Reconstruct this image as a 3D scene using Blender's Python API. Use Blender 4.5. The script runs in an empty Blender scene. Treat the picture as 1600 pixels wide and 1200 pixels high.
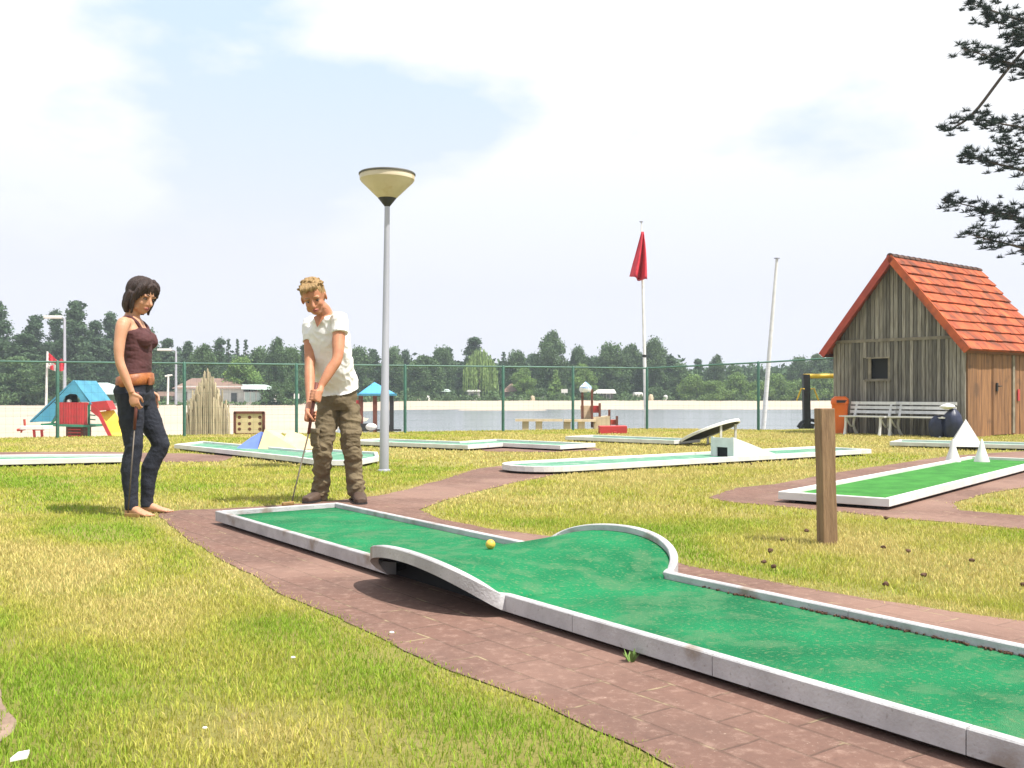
import bpy, math, random
import numpy as np
from mathutils import Vector, Matrix, noise
random.seed(7); rng = np.random.default_rng(7)
SC = bpy.context.scene; COL = SC.collection
R = math.radians
# ------------------------------------------------------------------ camera
CH = 0.863; FX = 1555.0; YH = 614.0
cd = bpy.data.cameras.new('camera'); cam = bpy.data.objects.new('camera', cd); COL.objects.link(cam)
cam.location = (0, 0, CH); cam.rotation_euler = (R(90), 0, 0)
cd.sensor_width = 36; cd.lens = 36*FX/1600; cd.shift_y = (YH-600)/1600; cd.clip_start = 0.05; cd.clip_end = 3000
SC.camera = cam
# ------------------------------------------------------------------ light
SUNV = Vector((0.62, -0.36, 1.30)).normalized()
sd = bpy.data.lights.new('sun', 'SUN'); sd.energy = 5.0; sd.angle = R(0.6); sd.color = (1, .95, .87)
sun = bpy.data.objects.new('sun', sd); COL.objects.link(sun); sun.location = (5, -5, 20)
sun.rotation_euler = (-SUNV).to_track_quat('-Z', 'Y').to_euler()
SC.view_settings.view_transform = 'Standard'; SC.view_settings.look = 'None'
SC.view_settings.exposure = 0.6; SC.view_settings.gamma = 1
w = bpy.data.worlds.new('World'); SC.world = w; w.use_nodes = True
nt = w.node_tree; nt.nodes.clear()
def N(nt, t, **k):
    n = nt.nodes.new(t)
    for a, b in k.items(): setattr(n, a, b)
    return n
out = N(nt, 'ShaderNodeOutputWorld'); bg = N(nt, 'ShaderNodeBackground'); bg.inputs[1].default_value = 0.1
sky = N(nt, 'ShaderNodeTexSky', sky_type='NISHITA'); sky.sun_disc = False
sky.sun_elevation = math.asin(SUNV.z); sky.sun_rotation = math.atan2(SUNV.x, SUNV.y)
sky.air_density = 1.0; sky.dust_density = 2.5; sky.ozone_density = 1.5
tc = N(nt, 'ShaderNodeTexCoord'); mp = N(nt, 'ShaderNodeMapping'); mp.inputs['Scale'].default_value = (1, 1, 2.2)
mp.inputs['Location'].default_value = (3.1, 0.4, 0.55)
nz = N(nt, 'ShaderNodeTexNoise'); nz.inputs['Scale'].default_value = 2.3; nz.inputs['Detail'].default_value = 7; nz.inputs['Roughness'].default_value = .5
rp = N(nt, 'ShaderNodeValToRGB'); rp.color_ramp.elements[0].position = .455; rp.color_ramp.elements[1].position = .525
sep = N(nt, 'ShaderNodeSeparateXYZ')
hz = N(nt, 'ShaderNodeMapRange'); hz.inputs[1].default_value = 0.0; hz.inputs[2].default_value = .34; hz.inputs[3].default_value = 0.93; hz.inputs[4].default_value = 0.80
mist = N(nt, 'ShaderNodeMix', data_type='RGBA'); mist.inputs[7].default_value = (5.95, 6.2, 6.9, 1)   # pale hazy air
mh = N(nt, 'ShaderNodeMix', data_type='RGBA'); mh.inputs[6].default_value = (6.35, 6.45, 7.2, 1); mh.inputs[7].default_value = (5.5, 6.65, 7.5, 1)
mz = N(nt, 'ShaderNodeMapRange'); mz.inputs[1].default_value = .14; mz.inputs[2].default_value = .34
cl = N(nt, 'ShaderNodeMix', data_type='RGBA'); cl.inputs[7].default_value = (7.2, 7.25, 7.4, 1)     # white cloud
L = nt.links.new
L(tc.outputs['Generated'], mp.inputs[0]); L(mp.outputs[0], nz.inputs['Vector']); L(nz.outputs['Fac'], rp.inputs[0])
L(tc.outputs['Generated'], sep.inputs[0]); L(sep.outputs['Z'], hz.inputs[0]); L(sep.outputs['Z'], mz.inputs[0]); L(mz.outputs[0], mh.inputs[0]); L(mh.outputs[2], mist.inputs[7])
L(hz.outputs[0], mist.inputs[0]); L(sky.outputs[0], mist.inputs[6]); L(mist.outputs[2], cl.inputs[6])
hm = N(nt, 'ShaderNodeMapRange'); hm.inputs[1].default_value = .10; hm.inputs[2].default_value = .26; hm.inputs[3].default_value = 0.0; hm.inputs[4].default_value = .95
mm = N(nt, 'ShaderNodeMath', operation='MULTIPLY')
cv = N(nt, 'ShaderNodeMapRange'); cv.inputs[1].default_value = -.12; cv.inputs[2].default_value = .22; cv.inputs[3].default_value = 0.0; cv.inputs[4].default_value = .16
ca = N(nt, 'ShaderNodeMath', operation='ADD'); L(sep.outputs['X'], cv.inputs[0]); L(cv.outputs[0], ca.inputs[0]); L(nz.outputs['Fac'], ca.inputs[1]); L(ca.outputs[0], rp.inputs[0])
L(sep.outputs['Z'], hm.inputs[0]); L(hm.outputs[0], mm.inputs[0]); L(rp.outputs[0], mm.inputs[1]); L(mm.outputs[0], cl.inputs[0])
L(cl.outputs[2], bg.inputs[0]); L(bg.outputs[0], out.inputs[0])

# ------------------------------------------------------------------ helpers
def G(px, py, z=0.0):                      # where a sight line meets the level z
    Y = (CH-z)*FX/(py-YH); return Vector(((px-800)/FX*Y, Y, z))
def W(px, py, Y):                          # a point at distance Y
    return Vector(((px-800)/FX*Y, Y, CH-(py-YH)/FX*Y))
def V(*a): return Vector(a)
def setp(o, label=None, cat=None, group=None, kind=None):
    if label: o['label'] = label
    if cat: o['category'] = cat
    if group: o['group'] = group
    if kind: o['kind'] = kind
    return o
def thing(name, label, cat, loc=(0, 0, 0), group=None):
    o = bpy.data.objects.new(name, None); COL.objects.link(o); o.location = loc; o.empty_display_size = .1
    return setp(o, label, cat, group)
def woff(p):
    v = Vector((0, 0, 0))
    while p: v = v+p.location; p = p.parent
    return v
class MB:
    def __init__(s): s.v = []; s.f = []; s.a = []
    def add(s, vs, fs, var=None):
        n = len(s.v); s.v += [tuple(v) for v in vs]
        if var is None: var = random.random()
        for f in fs: s.f.append(tuple(i+n for i in f)); s.a.append(var)
        return s
    def hexa(s, b, t, var=None):           # 4 bottom pts, 4 top pts
        return s.add(list(b)+list(t), [(3,2,1,0),(4,5,6,7),(0,1,5,4),(1,2,6,5),(2,3,7,6),(3,0,4,7)], var)
    def box(s, c, d, rz=0, var=None, M=None):
        c = Vector(c); x, y, z = d[0]/2, d[1]/2, d[2]/2
        m = M if M else Matrix.Rotation(rz, 3, 'Z')
        P = [c+m@Vector(p) for p in ((-x,-y,-z),(x,-y,-z),(x,y,-z),(-x,y,-z),(-x,-y,z),(x,-y,z),(x,y,z),(-x,y,z))]
        return s.hexa(P[:4], P[4:], var)
    def bar(s, a, b, w, h, up=(0, 0, 1), var=None):    # rectangular bar from a to b
        a = Vector(a); b = Vector(b); d = (b-a).normalized(); u = Vector(up)
        if abs(d.dot(u)) > .98: u = Vector((0, 1, 0))
        x = d.cross(u).normalized()*w/2; y = x.cross(d).normalized()*h/2
        return s.hexa([a-x-y, a+x-y, a+x+y, a-x+y], [b-x-y, b+x-y, b+x+y, b-x+y], var)
    def prism(s, poly, z0, z1, var=None):
        n = len(poly); P = [(p[0], p[1], z0) for p in poly]+[(p[0], p[1], z1) for p in poly]
        return s.add(P, [tuple(range(n-1, -1, -1)), tuple(range(n, 2*n))]+[(i, (i+1) % n, n+(i+1) % n, n+i) for i in range(n)], var)
    def extr(s, pts, vec, var=None):       # planar polygon extruded by vec
        n = len(pts); vec = Vector(vec); P = [Vector(p) for p in pts]; P += [p+vec for p in P]
        return s.add(P, [tuple(range(n-1, -1, -1)), tuple(range(n, 2*n))]+[(i, (i+1) % n, n+(i+1) % n, n+i) for i in range(n)], var)
    def rings(s, rs, cap=True, var=None, closed=True):
        k = len(rs[0]); vs = [p for r in rs for p in r]; fs = []
        for i in range(len(rs)-1):
            for j in range(k if closed else k-1): fs.append((i*k+j, i*k+(j+1) % k, (i+1)*k+(j+1) % k, (i+1)*k+j))
        if cap: fs.append(tuple(range(k-1, -1, -1))); fs.append(tuple(range((len(rs)-1)*k, len(rs)*k)))
        return s.add(vs, fs, var)
    def tube(s, pts, rad, n=10, sub=0, flat=1.0, ref=None, var=None):
        P = [Vector(p) for p in pts]; rad = list(rad) if hasattr(rad, '__len__') else [rad]*len(P)
        if sub: P, rad = crom(P, rad, sub)
        up = Vector(ref) if ref else Vector((0, 0, 1)); rs = []; X = None
        for i, p in enumerate(P):
            d = (P[min(i+1, len(P)-1)]-P[max(i-1, 0)]).normalized()
            if X is None:
                if abs(d.dot(up)) > .95 and not ref: up = Vector((0, 1, 0))
                X = d.cross(up).normalized()
            X = (X-d*X.dot(d)).normalized(); Yv = d.cross(X)
            rs.append([p+X*rad[i]*math.cos(2*math.pi*j/n)+Yv*rad[i]*flat*math.sin(2*math.pi*j/n) for j in range(n)])
        return s.rings(rs, True, var)
    def lathe(s, c, prof, n=24, axis=None, var=None):
        c = Vector(c); A = Vector(axis).normalized() if axis else Vector((0, 0, 1))
        X = A.orthogonal().normalized() if axis else Vector((1, 0, 0)); Yv = A.cross(X)
        return s.rings([[c+A*z+X*max(r, 1e-4)*math.cos(2*math.pi*j/n)+Yv*max(r, 1e-4)*math.sin(2*math.pi*j/n) for j in range(n)] for r, z in prof], True, var)
    def ell(s, c, ax, r, n=14, var=None):  # ellipsoid, ax = 3 unit vectors
        c = Vector(c); rs = []
        for i in range(n+1):
            th = math.pi*(i+.02)/(n+.04); rs.append([c+ax[2]*r[2]*math.cos(th)+(ax[0]*r[0]*math.cos(2*math.pi*j/n)+ax[1]*r[1]*math.sin(2*math.pi*j/n))*math.sin(th) for j in range(n)])
        return s.rings(rs, True, var)
    def build(s, name, m, parent=None, smooth=False, bevel=0, fix=True):
        me = bpy.data.meshes.new(name); off = woff(parent)
        if not parent and s.v and name:
            pass
        me.from_pydata([(v[0]-off.x, v[1]-off.y, v[2]-off.z) for v in s.v], [], s.f)
        at = me.attributes.new('var', 'FLOAT', 'FACE'); at.data.foreach_set('value', s.a)
        me.materials.append(m)
        if fix:
            import bmesh
            bm = bmesh.new(); bm.from_mesh(me); bmesh.ops.recalc_face_normals(bm, faces=bm.faces); bm.to_mesh(me); bm.free()
        if smooth:
            me.polygons.foreach_set('use_smooth', [True]*len(me.polygons)); me.update()
            if smooth != 'all': me.set_sharp_from_angle(angle=R(40))
        o = bpy.data.objects.new(name, me); COL.objects.link(o); o.parent = parent
        if bevel:
            b = o.modifiers.new('bevel', 'BEVEL'); b.width = bevel; b.segments = 2; b.limit_method = 'ANGLE'; b.angle_limit = R(35)
        return o
def crom(P, rad, sub):
    Q = []; q = []
    for i in range(len(P)-1):
        a, b, c, d = P[max(i-1, 0)], P[i], P[i+1], P[min(i+2, len(P)-1)]
        for k in range(sub):
            t = k/sub; Q.append(.5*((2*b)+(c-a)*t+(2*a-5*b+4*c-d)*t*t+(3*b-a-3*c+d)*t**3)); t2 = t*t*(3-2*t); q.append(rad[i]*(1-t2)+rad[i+1]*t2)
    Q.append(P[-1]); q.append(rad[-1]); return Q, q
def top(mb, name, m, label, cat, group=None, origin=None, **k):      # a thing that is one mesh, origin at its base
    c = Vector(origin) if origin is not None else Vector((sum(v[0] for v in mb.v)/len(mb.v), sum(v[1] for v in mb.v)/len(mb.v), min(v[2] for v in mb.v)))
    mb.v = [(v[0]-c.x, v[1]-c.y, v[2]-c.z) for v in mb.v]
    o = mb.build(name, m, None, **k); o.location = c; return setp(o, label, cat, group)
def dup(root, loc, label=None, rz=None, scale=None):
    def cp(o, par):
        c = o.copy(); COL.objects.link(c); c.parent = par
        for ch in list(o.children): cp(ch, c)
        return c
    r = cp(root, None); r.location = loc
    if rz is not None: r.rotation_euler = (0, 0, rz)
    if scale is not None: r.scale = scale
    if label: r['label'] = label
    return r
# ------------------------------------------------------------------ materials
def mat(name, c1, c2=None, scale=8, rough=.7, bump=0, bscale=None, metal=0, var=0, spec=.5, stretch=None, detail=5, lo=.35, hi=.65, sss=0, coord='Object', dirt=None, wear=None):
    m = bpy.data.materials.new(name); m.use_nodes = True; nt = m.node_tree; b = nt.nodes['Principled BSDF']; L = nt.links.new
    b.inputs['Roughness'].default_value = rough; b.inputs['Metallic'].default_value = metal; b.inputs['Specular IOR Level'].default_value = spec
    c1 = (*c1, 1); c2 = (*c2, 1) if c2 else c1
    tc = N(nt, 'ShaderNodeTexCoord'); mp = N(nt, 'ShaderNodeMapping'); L(tc.outputs[coord], mp.inputs[0])
    if stretch: mp.inputs['Scale'].default_value = stretch
    n = N(nt, 'ShaderNodeTexNoise'); n.inputs['Scale'].default_value = scale; n.inputs['Detail'].default_value = detail; L(mp.outputs[0], n.inputs['Vector'])
    mr = N(nt, 'ShaderNodeMapRange'); mr.inputs[1].default_value = lo; mr.inputs[2].default_value = hi; L(n.outputs['Fac'], mr.inputs[0])
    mx = N(nt, 'ShaderNodeMix', data_type='RGBA'); mx.inputs[6].default_value = c1; mx.inputs[7].default_value = c2; L(mr.outputs[0], mx.inputs[0])
    last = mx.outputs[2]
    for dirt in [q for q in (dirt, wear) if q]:      # (colour, scale, threshold, amount)
        n3 = N(nt, 'ShaderNodeTexNoise'); n3.inputs['Scale'].default_value = dirt[1]; n3.inputs['Detail'].default_value = 8; L(tc.outputs[coord], n3.inputs['Vector'])
        m3 = N(nt, 'ShaderNodeMapRange'); m3.inputs[1].default_value = dirt[2]; m3.inputs[2].default_value = dirt[2]+.12; m3.inputs[4].default_value = dirt[3]; L(n3.outputs['Fac'], m3.inputs[0])
        x3 = N(nt, 'ShaderNodeMix', data_type='RGBA'); x3.inputs[7].default_value = (*dirt[0], 1); L(m3.outputs[0], x3.inputs[0]); L(last, x3.inputs[6]); last = x3.outputs[2]
    if var:
        at = N(nt, 'ShaderNodeAttribute', attribute_name='var'); a = N(nt, 'ShaderNodeMapRange'); a.inputs[3].default_value = 1-var; a.inputs[4].default_value = 1+var
        L(at.outputs['Fac'], a.inputs[0]); vm = N(nt, 'ShaderNodeVectorMath', operation='SCALE'); L(last, vm.inputs[0]); L(a.outputs[0], vm.inputs['Scale']); last = vm.outputs[0]
    L(last, b.inputs['Base Color'])
    if bump:
        n2 = N(nt, 'ShaderNodeTexNoise'); n2.inputs['Scale'].default_value = bscale or scale*3; n2.inputs['Detail'].default_value = 6; L(mp.outputs[0], n2.inputs['Vector'])
        bp = N(nt, 'ShaderNodeBump'); bp.inputs['Strength'].default_value = min(1, bump); bp.inputs['Distance'].default_value = .01; L(n2.outputs['Fac'], bp.inputs['Height']); L(bp.outputs[0], b.inputs['Normal'])
    if sss: b.inputs['Subsurface Weight'].default_value = sss; b.inputs['Subsurface Radius'].default_value = (.02, .008, .004); b.inputs['Subsurface Scale'].default_value = .5
    return m
M = {}
M['white'] = mat('white_paint', (.72,.71,.69), (.60,.59,.57), 6, .5, .15, 60, var=.04, dirt=((.35,.32,.27), 9, .62, .5))
M['border'] = mat('border_board', (.50,.49,.50), (.36,.35,.36), 7, .6, .3, 90, var=.06, detail=10, dirt=((.22,.16,.11), 6, .57, .75), wear=((.20,.18,.16), 70, .62, .6))
M['black'] = mat('shade_black', (.012,.012,.014), None, 5, .8)  # dark steel undersides, blackened for the shade there; also shade inside openings
M['ladderbrown'] = mat('red_brown_wood', (.10,.03,.02), (.16,.05,.03), 8, .7)
M['wood'] = mat('weathered_post', (.30,.19,.105), (.20,.12,.065), 9, .8, .5, 40, stretch=(6, 6, .6), var=.1)
M['greywood'] = mat('grey_weathered_boards', (.26,.24,.205), (.13,.115,.095), 6, .85, .6, 30, stretch=(7, 7, .5), var=.52)
M['trim'] = mat('grey_trim_board', (.27,.235,.18), (.17,.145,.11), 6, .85, .4, 30, var=.15)
M['brownwood'] = mat('orange_brown_boards', (.29,.145,.062), (.15,.07,.033), 3.2, .75, .5, 26, stretch=(6, 6, .5), var=.22, dirt=((.09,.05,.03), 3, .58, .6))
M['tile'] = mat('clay_roof_tile', (.47,.100,.030), (.31,.060,.022), 3, .8, .4, 40, var=.30, dirt=((.10,.04,.025), 3.5, .50, .65))
M['redboard'] = mat('red_barge_board', (.42,.06,.035), (.30,.045,.03), 5, .7, var=.1)
M['ridge'] = mat('dark_ridge_tile', (.11,.05,.035), (.05,.035,.03), 6, .85, var=.2)
M['steel'] = mat('galvanised_pole', (.44,.45,.50), (.36,.37,.42), 5, .45, .1, 60, metal=.35, stretch=(1, 1, .2))
M['cream'] = mat('cream_lamp_shade', (.62,.54,.40), (.50,.43,.30), 3, .45, dirt=((.40,.28,.10), 5, .58, .6))
M['plblack'] = mat('black_plastic', (.02,.02,.022), None, 4, .5)
M['fence'] = mat('green_fence_coat', (.035,.125,.085), (.03,.10,.07), 5, .5)
M['railc'] = mat('green_fence_rail', (.07,.17,.13), (.05,.12,.09), 3, .45)
M['red'] = mat('red_paint', (.48,.035,.04), (.38,.03,.03), 5, .5, var=.12)
M['flagred'] = mat('red_flag_cloth', (.62,.03,.05), (.5,.02,.04), 4, .8)
M['yellow'] = mat('yellow_paint', (.75,.52,.03), (.65,.42,.03), 4, .45)
M['teal'] = mat('blue_tent_sheet', (.07,.30,.42), (.05,.23,.35), 3, .6, var=.15)
M['blue'] = mat('sky_blue_roof', (.10,.42,.75), (.08,.36,.65), 3, .55, var=.1)
M['bluehill'] = mat('blue_painted_hill', (.16,.24,.66), (.13,.20,.56), 5, .6)
M['creamhill'] = mat('cream_painted_hill', (.66,.55,.31), (.56,.46,.25), 5, .7, var=.06)
M['orange'] = mat('orange_plastic', (.80,.16,.015), (.72,.13,.015), 3, .4)
M['palewood'] = mat('pale_timber', (.62,.50,.36), (.48,.38,.26), 5, .75, var=.15)
M['straw'] = mat('bleached_stakes', (.44,.38,.25), (.28,.23,.15), 9, .85, .4, 30, stretch=(4, 4, .4), var=.35)
M['plwhite'] = mat('building_white', (.72,.71,.68), (.62,.61,.58), 2, .7, var=.03)
M['brownroof'] = mat('brown_roof', (.23,.145,.11), (.17,.11,.09), 1, .8, var=.1)
M['paleroof'] = mat('pale_green_roof', (.50,.60,.57), (.42,.52,.50), 1, .7)
M['glass'] = mat('window_glass', (.06,.07,.08), None, 3, .12)
M['shed'] = mat('grey_shed', (.16,.15,.14), (.11,.10,.09), 2, .8)
M['navy'] = mat('navy_sack', (.012,.018,.05), (.02,.025,.06), 9, .45, .4, 20)
M['greenpaint'] = mat('green_paint', (.04,.22,.13), (.03,.17,.1), 4, .6)
M['pinkwall'] = mat('concrete_tank', (.5,.48,.45), None, 3, .8)
M['turf'] = mat('green_felt', (.024,.325,.125), (.016,.185,.075), 2.9, .92, 1.0, 420, spec=.12, detail=15, lo=.30, hi=.70, dirt=((.14,.29,.15), 8, .50, .45), wear=((.20,.31,.15), 70, .55, .62))
M['turfpale'] = mat('faded_felt', (.16,.34,.24), (.10,.26,.17), 4, .92, .8, 200, spec=.15, dirt=((.45,.47,.42), 6, .55, .5))
M['turfbright'] = mat('bright_felt', (.075,.30,.06), (.05,.21,.045), 5, .92, 1, 300, spec=.15, detail=10, dirt=((.10,.28,.09), 30, .58, .5))
M['ball'] = mat('yellow_ball', (.72,.48,.07), (.62,.38,.05), 20, .45, .2, 80)
M['skin'] = mat('skin', (.56,.30,.19), (.50,.25,.15), 14, .5, .08, 120, sss=.12, spec=.35)
M['skin2'] = mat('skin_sunburnt', (.52,.24,.14), (.44,.19,.11), 14, .5, .08, 120, sss=.12, spec=.35)
M['lip'] = mat('lips', (.38,.12,.10), None, 9, .45)
M['eyew'] = mat('eye_white', (.30,.22,.19), None, 9, .2)
M['eyed'] = mat('eye_dark', (.02,.014,.01), None, 9, .15)
M['hairdark'] = mat('dark_hair', (.022,.012,.010), (.045,.02,.014), 60, .45, .9, 90, stretch=(3, 3, .5))
M['hairblond'] = mat('blond_hair', (.42,.27,.11), (.25,.15,.06), 70, .55, .9, 110, stretch=(2, 2, 1))
M['tank'] = mat('brown_jersey', (.085,.028,.03), (.07,.022,.024), 12, .85, .3, 40)
M['tee'] = mat('white_jersey', (.80,.79,.78), (.74,.73,.73), 9, .9, .3, 35)
M['belt'] = mat('orange_brown_leather', (.36,.12,.03), (.24,.07,.02), 20, .5, .3, 60)
M['jeans'] = mat('dark_denim', (.008,.010,.019), (.016,.020,.034), 12, .85, .4, 160)
M['cargo'] = mat('khaki_cotton', (.175,.135,.078), (.125,.095,.054), 7, .9, .5, 50)
M['boot'] = mat('brown_boot', (.09,.055,.035), (.06,.035,.025), 9, .7)
M['grip'] = mat('red_brown_grip', (.13,.035,.025), None, 9, .6)
M['shaft'] = mat('club_shaft', (.10,.08,.06), None, 9, .5, metal=.3)
M['brass'] = mat('brass_head', (.45,.27,.10), (.3,.18,.07), 30, .4, metal=.5)
M['cone'] = mat('brown_litter', (.11,.055,.03), (.07,.035,.02), 30, .9)
M['soil'] = mat('bare_soil', (.30,.21,.16), (.20,.135,.095), 9, .95, .6, 60)
M['litter'] = mat('white_litter', (.8,.78,.75), None, 9, .8)
def leafmat(name, c1, c2, trans=.25):
    m = mat(name, c1, c2, .9, .75, var=.45, spec=.25, detail=3)
    nt = m.node_tree; b = nt.nodes['Principled BSDF']; o = nt.nodes['Material Output']
    t = N(nt, 'ShaderNodeBsdfTranslucent'); mx = N(nt, 'ShaderNodeMixShader'); mx.inputs[0].default_value = trans
    src = b.inputs['Base Color'].links[0].from_socket
    nt.links.new(src, t.inputs[0]); nt.links.new(b.outputs[0], mx.inputs[1]); nt.links.new(t.outputs[0], mx.inputs[2]); nt.links.new(mx.outputs[0], o.inputs[0]); return m
M['leafdark'] = leafmat('pine_needles', (.090,.150,.072), (.062,.112,.058))
M['leafmid'] = leafmat('broad_leaves', (.110,.180,.070), (.080,.135,.060))
M['leaflight'] = leafmat('light_leaves', (.19,.30,.08), (.15,.24,.075))
M['leafwillow'] = leafmat('willow_leaves', (.25,.36,.12), (.20,.30,.10))
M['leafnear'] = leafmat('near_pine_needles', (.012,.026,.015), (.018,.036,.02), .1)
M['bark'] = mat('bark', (.09,.065,.045), (.05,.038,.028), 10, .9, .5, 30)
# lawn, path, sand, water
def groundmat(name, fn):
    m = bpy.data.materials.new(name); m.use_nodes = True; nt = m.node_tree; b = nt.nodes['Principled BSDF']; tc = N(nt, 'ShaderNodeTexCoord'); fn(nt, b, tc); return m
def noise_n(nt, vec, sc, det=6, ro=.55):
    n = N(nt, 'ShaderNodeTexNoise'); n.inputs['Scale'].default_value = sc; n.inputs['Detail'].default_value = det; n.inputs['Roughness'].default_value = ro; nt.links.new(vec, n.inputs['Vector']); return n.outputs['Fac']
def rng_n(nt, v, a, b, c=0, d=1):
    n = N(nt, 'ShaderNodeMapRange'); n.inputs[1].default_value = a; n.inputs[2].default_value = b; n.inputs[3].default_value = c; n.inputs[4].default_value = d; nt.links.new(v, n.inputs[0]); return n.outputs[0]
def mix_n(nt, f, a, b):
    n = N(nt, 'ShaderNodeMix', data_type='RGBA')
    for i, x in ((6, a), (7, b)):
        if isinstance(x, tuple): n.inputs[i].default_value = (*x, 1)
        else: nt.links.new(x, n.inputs[i])
    if isinstance(f, float): n.inputs[0].default_value = f
    else: nt.links.new(f, n.inputs[0])
    return n.outputs[2]
def bump_n(nt, b, h, st, dist=.01):
    n = N(nt, 'ShaderNodeBump'); n.inputs['Strength'].default_value = st; n.inputs['Distance'].default_value = dist; nt.links.new(h, n.inputs['Height']); nt.links.new(n.outputs[0], b.inputs['Normal'])
def f_lawn(nt, b, tc):
    o = tc.outputs['Object']; big = noise_n(nt, o, .9, 4); fine = noise_n(nt, o, 38, 8, .7); med = noise_n(nt, o, 5, 6)
    c = mix_n(nt, rng_n(nt, big, .42, .6), (.34,.30,.095), (.24,.265,.05)); c = mix_n(nt, rng_n(nt, fine, .3, .75), (.24,.225,.07), c)
    c = mix_n(nt, rng_n(nt, med, .6, .72, 0, .7), c, (.36,.28,.15)); nt.links.new(c, b.inputs['Base Color']); b.inputs['Roughness'].default_value = .95; b.inputs['Specular IOR Level'].default_value = .1
    bump_n(nt, b, fine, 1, .02)
def f_path(nt, b, tc):
    mp = N(nt, 'ShaderNodeMapping'); mp.inputs['Rotation'].default_value = (0, 0, R(54.7)); nt.links.new(tc.outputs['Object'], mp.inputs[0]); o = tc.outputs['Object']
    wv = noise_n(nt, o, 3, 3); va = N(nt, 'ShaderNodeVectorMath', operation='ADD'); vs = N(nt, 'ShaderNodeVectorMath', operation='SCALE'); nt.links.new(mp.outputs[0], va.inputs[0])
    cx = N(nt, 'ShaderNodeCombineXYZ'); nt.links.new(wv, cx.inputs[0]); nt.links.new(wv, cx.inputs[1]); nt.links.new(cx.outputs[0], vs.inputs[0]); vs.inputs['Scale'].default_value = .035; nt.links.new(vs.outputs[0], va.inputs[1])
    br = N(nt, 'ShaderNodeTexBrick'); nt.links.new(va.outputs[0], br.inputs['Vector']); br.inputs['Scale'].default_value = 1; br.inputs['Brick Width'].default_value = .30; br.inputs['Row Height'].default_value = .15; br.offset = .5
    br.inputs['Mortar Size'].default_value = .006; br.inputs['Mortar Smooth'].default_value = .6
    br.inputs['Color1'].default_value = (.205,.118,.092,1); br.inputs['Color2'].default_value = (.180,.100,.078,1); br.inputs['Mortar'].default_value = (.13,.08,.06,1)
    n1 = noise_n(nt, o, 2.2, 6); n2 = noise_n(nt, o, 22, 9, .72); n3 = noise_n(nt, o, 7, 5)
    c = mix_n(nt, rng_n(nt, n1, .38, .65, .15, .7), br.outputs['Color'], (.135,.083,.068)); c = mix_n(nt, rng_n(nt, n2, .52, .78, 0, .75), c, (.37,.25,.20)); c = mix_n(nt, rng_n(nt, n2, .22, .44, .75, 0), c, (.085,.055,.048)); n4 = noise_n(nt, o, 75, 6, .8); c = mix_n(nt, rng_n(nt, n4, .60, .72, 0, .75), c, (.46,.36,.28)); c = mix_n(nt, rng_n(nt, n4, .28, .40, .7, 0), c, (.10,.06,.045)); n5 = noise_n(nt, o, .8, 4); c = mix_n(nt, rng_n(nt, n5, .46, .60, 0, .55), c, (.30,.19,.15))
    mo = N(nt, 'ShaderNodeMath', operation='MULTIPLY'); nt.links.new(br.outputs['Fac'], mo.inputs[0]); nt.links.new(rng_n(nt, n3, .54, .66, 0, .8), mo.inputs[1])
    c = mix_n(nt, mo.outputs[0], c, (.36,.29,.17)); nt.links.new(c, b.inputs['Base Color']); b.inputs['Roughness'].default_value = .9; b.inputs['Specular IOR Level'].default_value = .2
    h = N(nt, 'ShaderNodeMath', operation='SUBTRACT'); nt.links.new(n2, h.inputs[0]); nt.links.new(br.outputs['Fac'], h.inputs[1]); bump_n(nt, b, h.outputs[0], .6, .006)
def f_sand(nt, b, tc):
    o = tc.outputs['Object']; n1 = noise_n(nt, o, .15, 5); n2 = noise_n(nt, o, 3, 8, .7)
    c = mix_n(nt, rng_n(nt, n1, .35, .65), (.47,.39,.31), (.40,.33,.255)); c = mix_n(nt, rng_n(nt, n2, .4, .7, 0, .5), c, (.40,.33,.26))
    sp = N(nt, 'ShaderNodeSeparateXYZ'); nt.links.new(o, sp.inputs[0]); c = mix_n(nt, rng_n(nt, sp.outputs[1], 128, 134), c, (.13,.15,.06)); nt.links.new(c, b.inputs['Base Color']); b.inputs['Roughness'].default_value = .95; bump_n(nt, b, n2, .6, .05)
def f_water(nt, b, tc):
    mp = N(nt, 'ShaderNodeMapping'); mp.inputs['Scale'].default_value = (.35, 1.4, 1); nt.links.new(tc.outputs['Object'], mp.inputs[0])
    b.inputs['Base Color'].default_value = (.20,.22,.24,1); b.inputs['Roughness'].default_value = .16; b.inputs['IOR'].default_value = 1.33
    bump_n(nt, b, noise_n(nt, mp.outputs[0], 2.2, 5), .9, .06)
M['lawn'] = groundmat('lawn_ground', f_lawn); M['path'] = groundmat('brick_path', f_path); M['sand'] = groundmat('beach_sand', f_sand); M['water'] = groundmat('lake_water', f_water)
def f_grass(nt, b, tc):
    at = N(nt, 'ShaderNodeAttribute', attribute_name='tint'); nt.links.new(at.outputs['Color'], b.inputs['Base Color']); b.inputs['Roughness'].default_value = .7; b.inputs['Specular IOR Level'].default_value = .2
    t = N(nt, 'ShaderNodeBsdfTranslucent'); mx = N(nt, 'ShaderNodeMixShader'); mx.inputs[0].default_value = .3; nt.links.new(at.outputs['Color'], t.inputs[0])
    nt.links.new(b.outputs[0], mx.inputs[1]); nt.links.new(t.outputs[0], mx.inputs[2]); nt.links.new(mx.outputs[0], nt.nodes['Material Output'].inputs[0])
M['grass'] = groundmat('grass_blades', f_grass)
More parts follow.
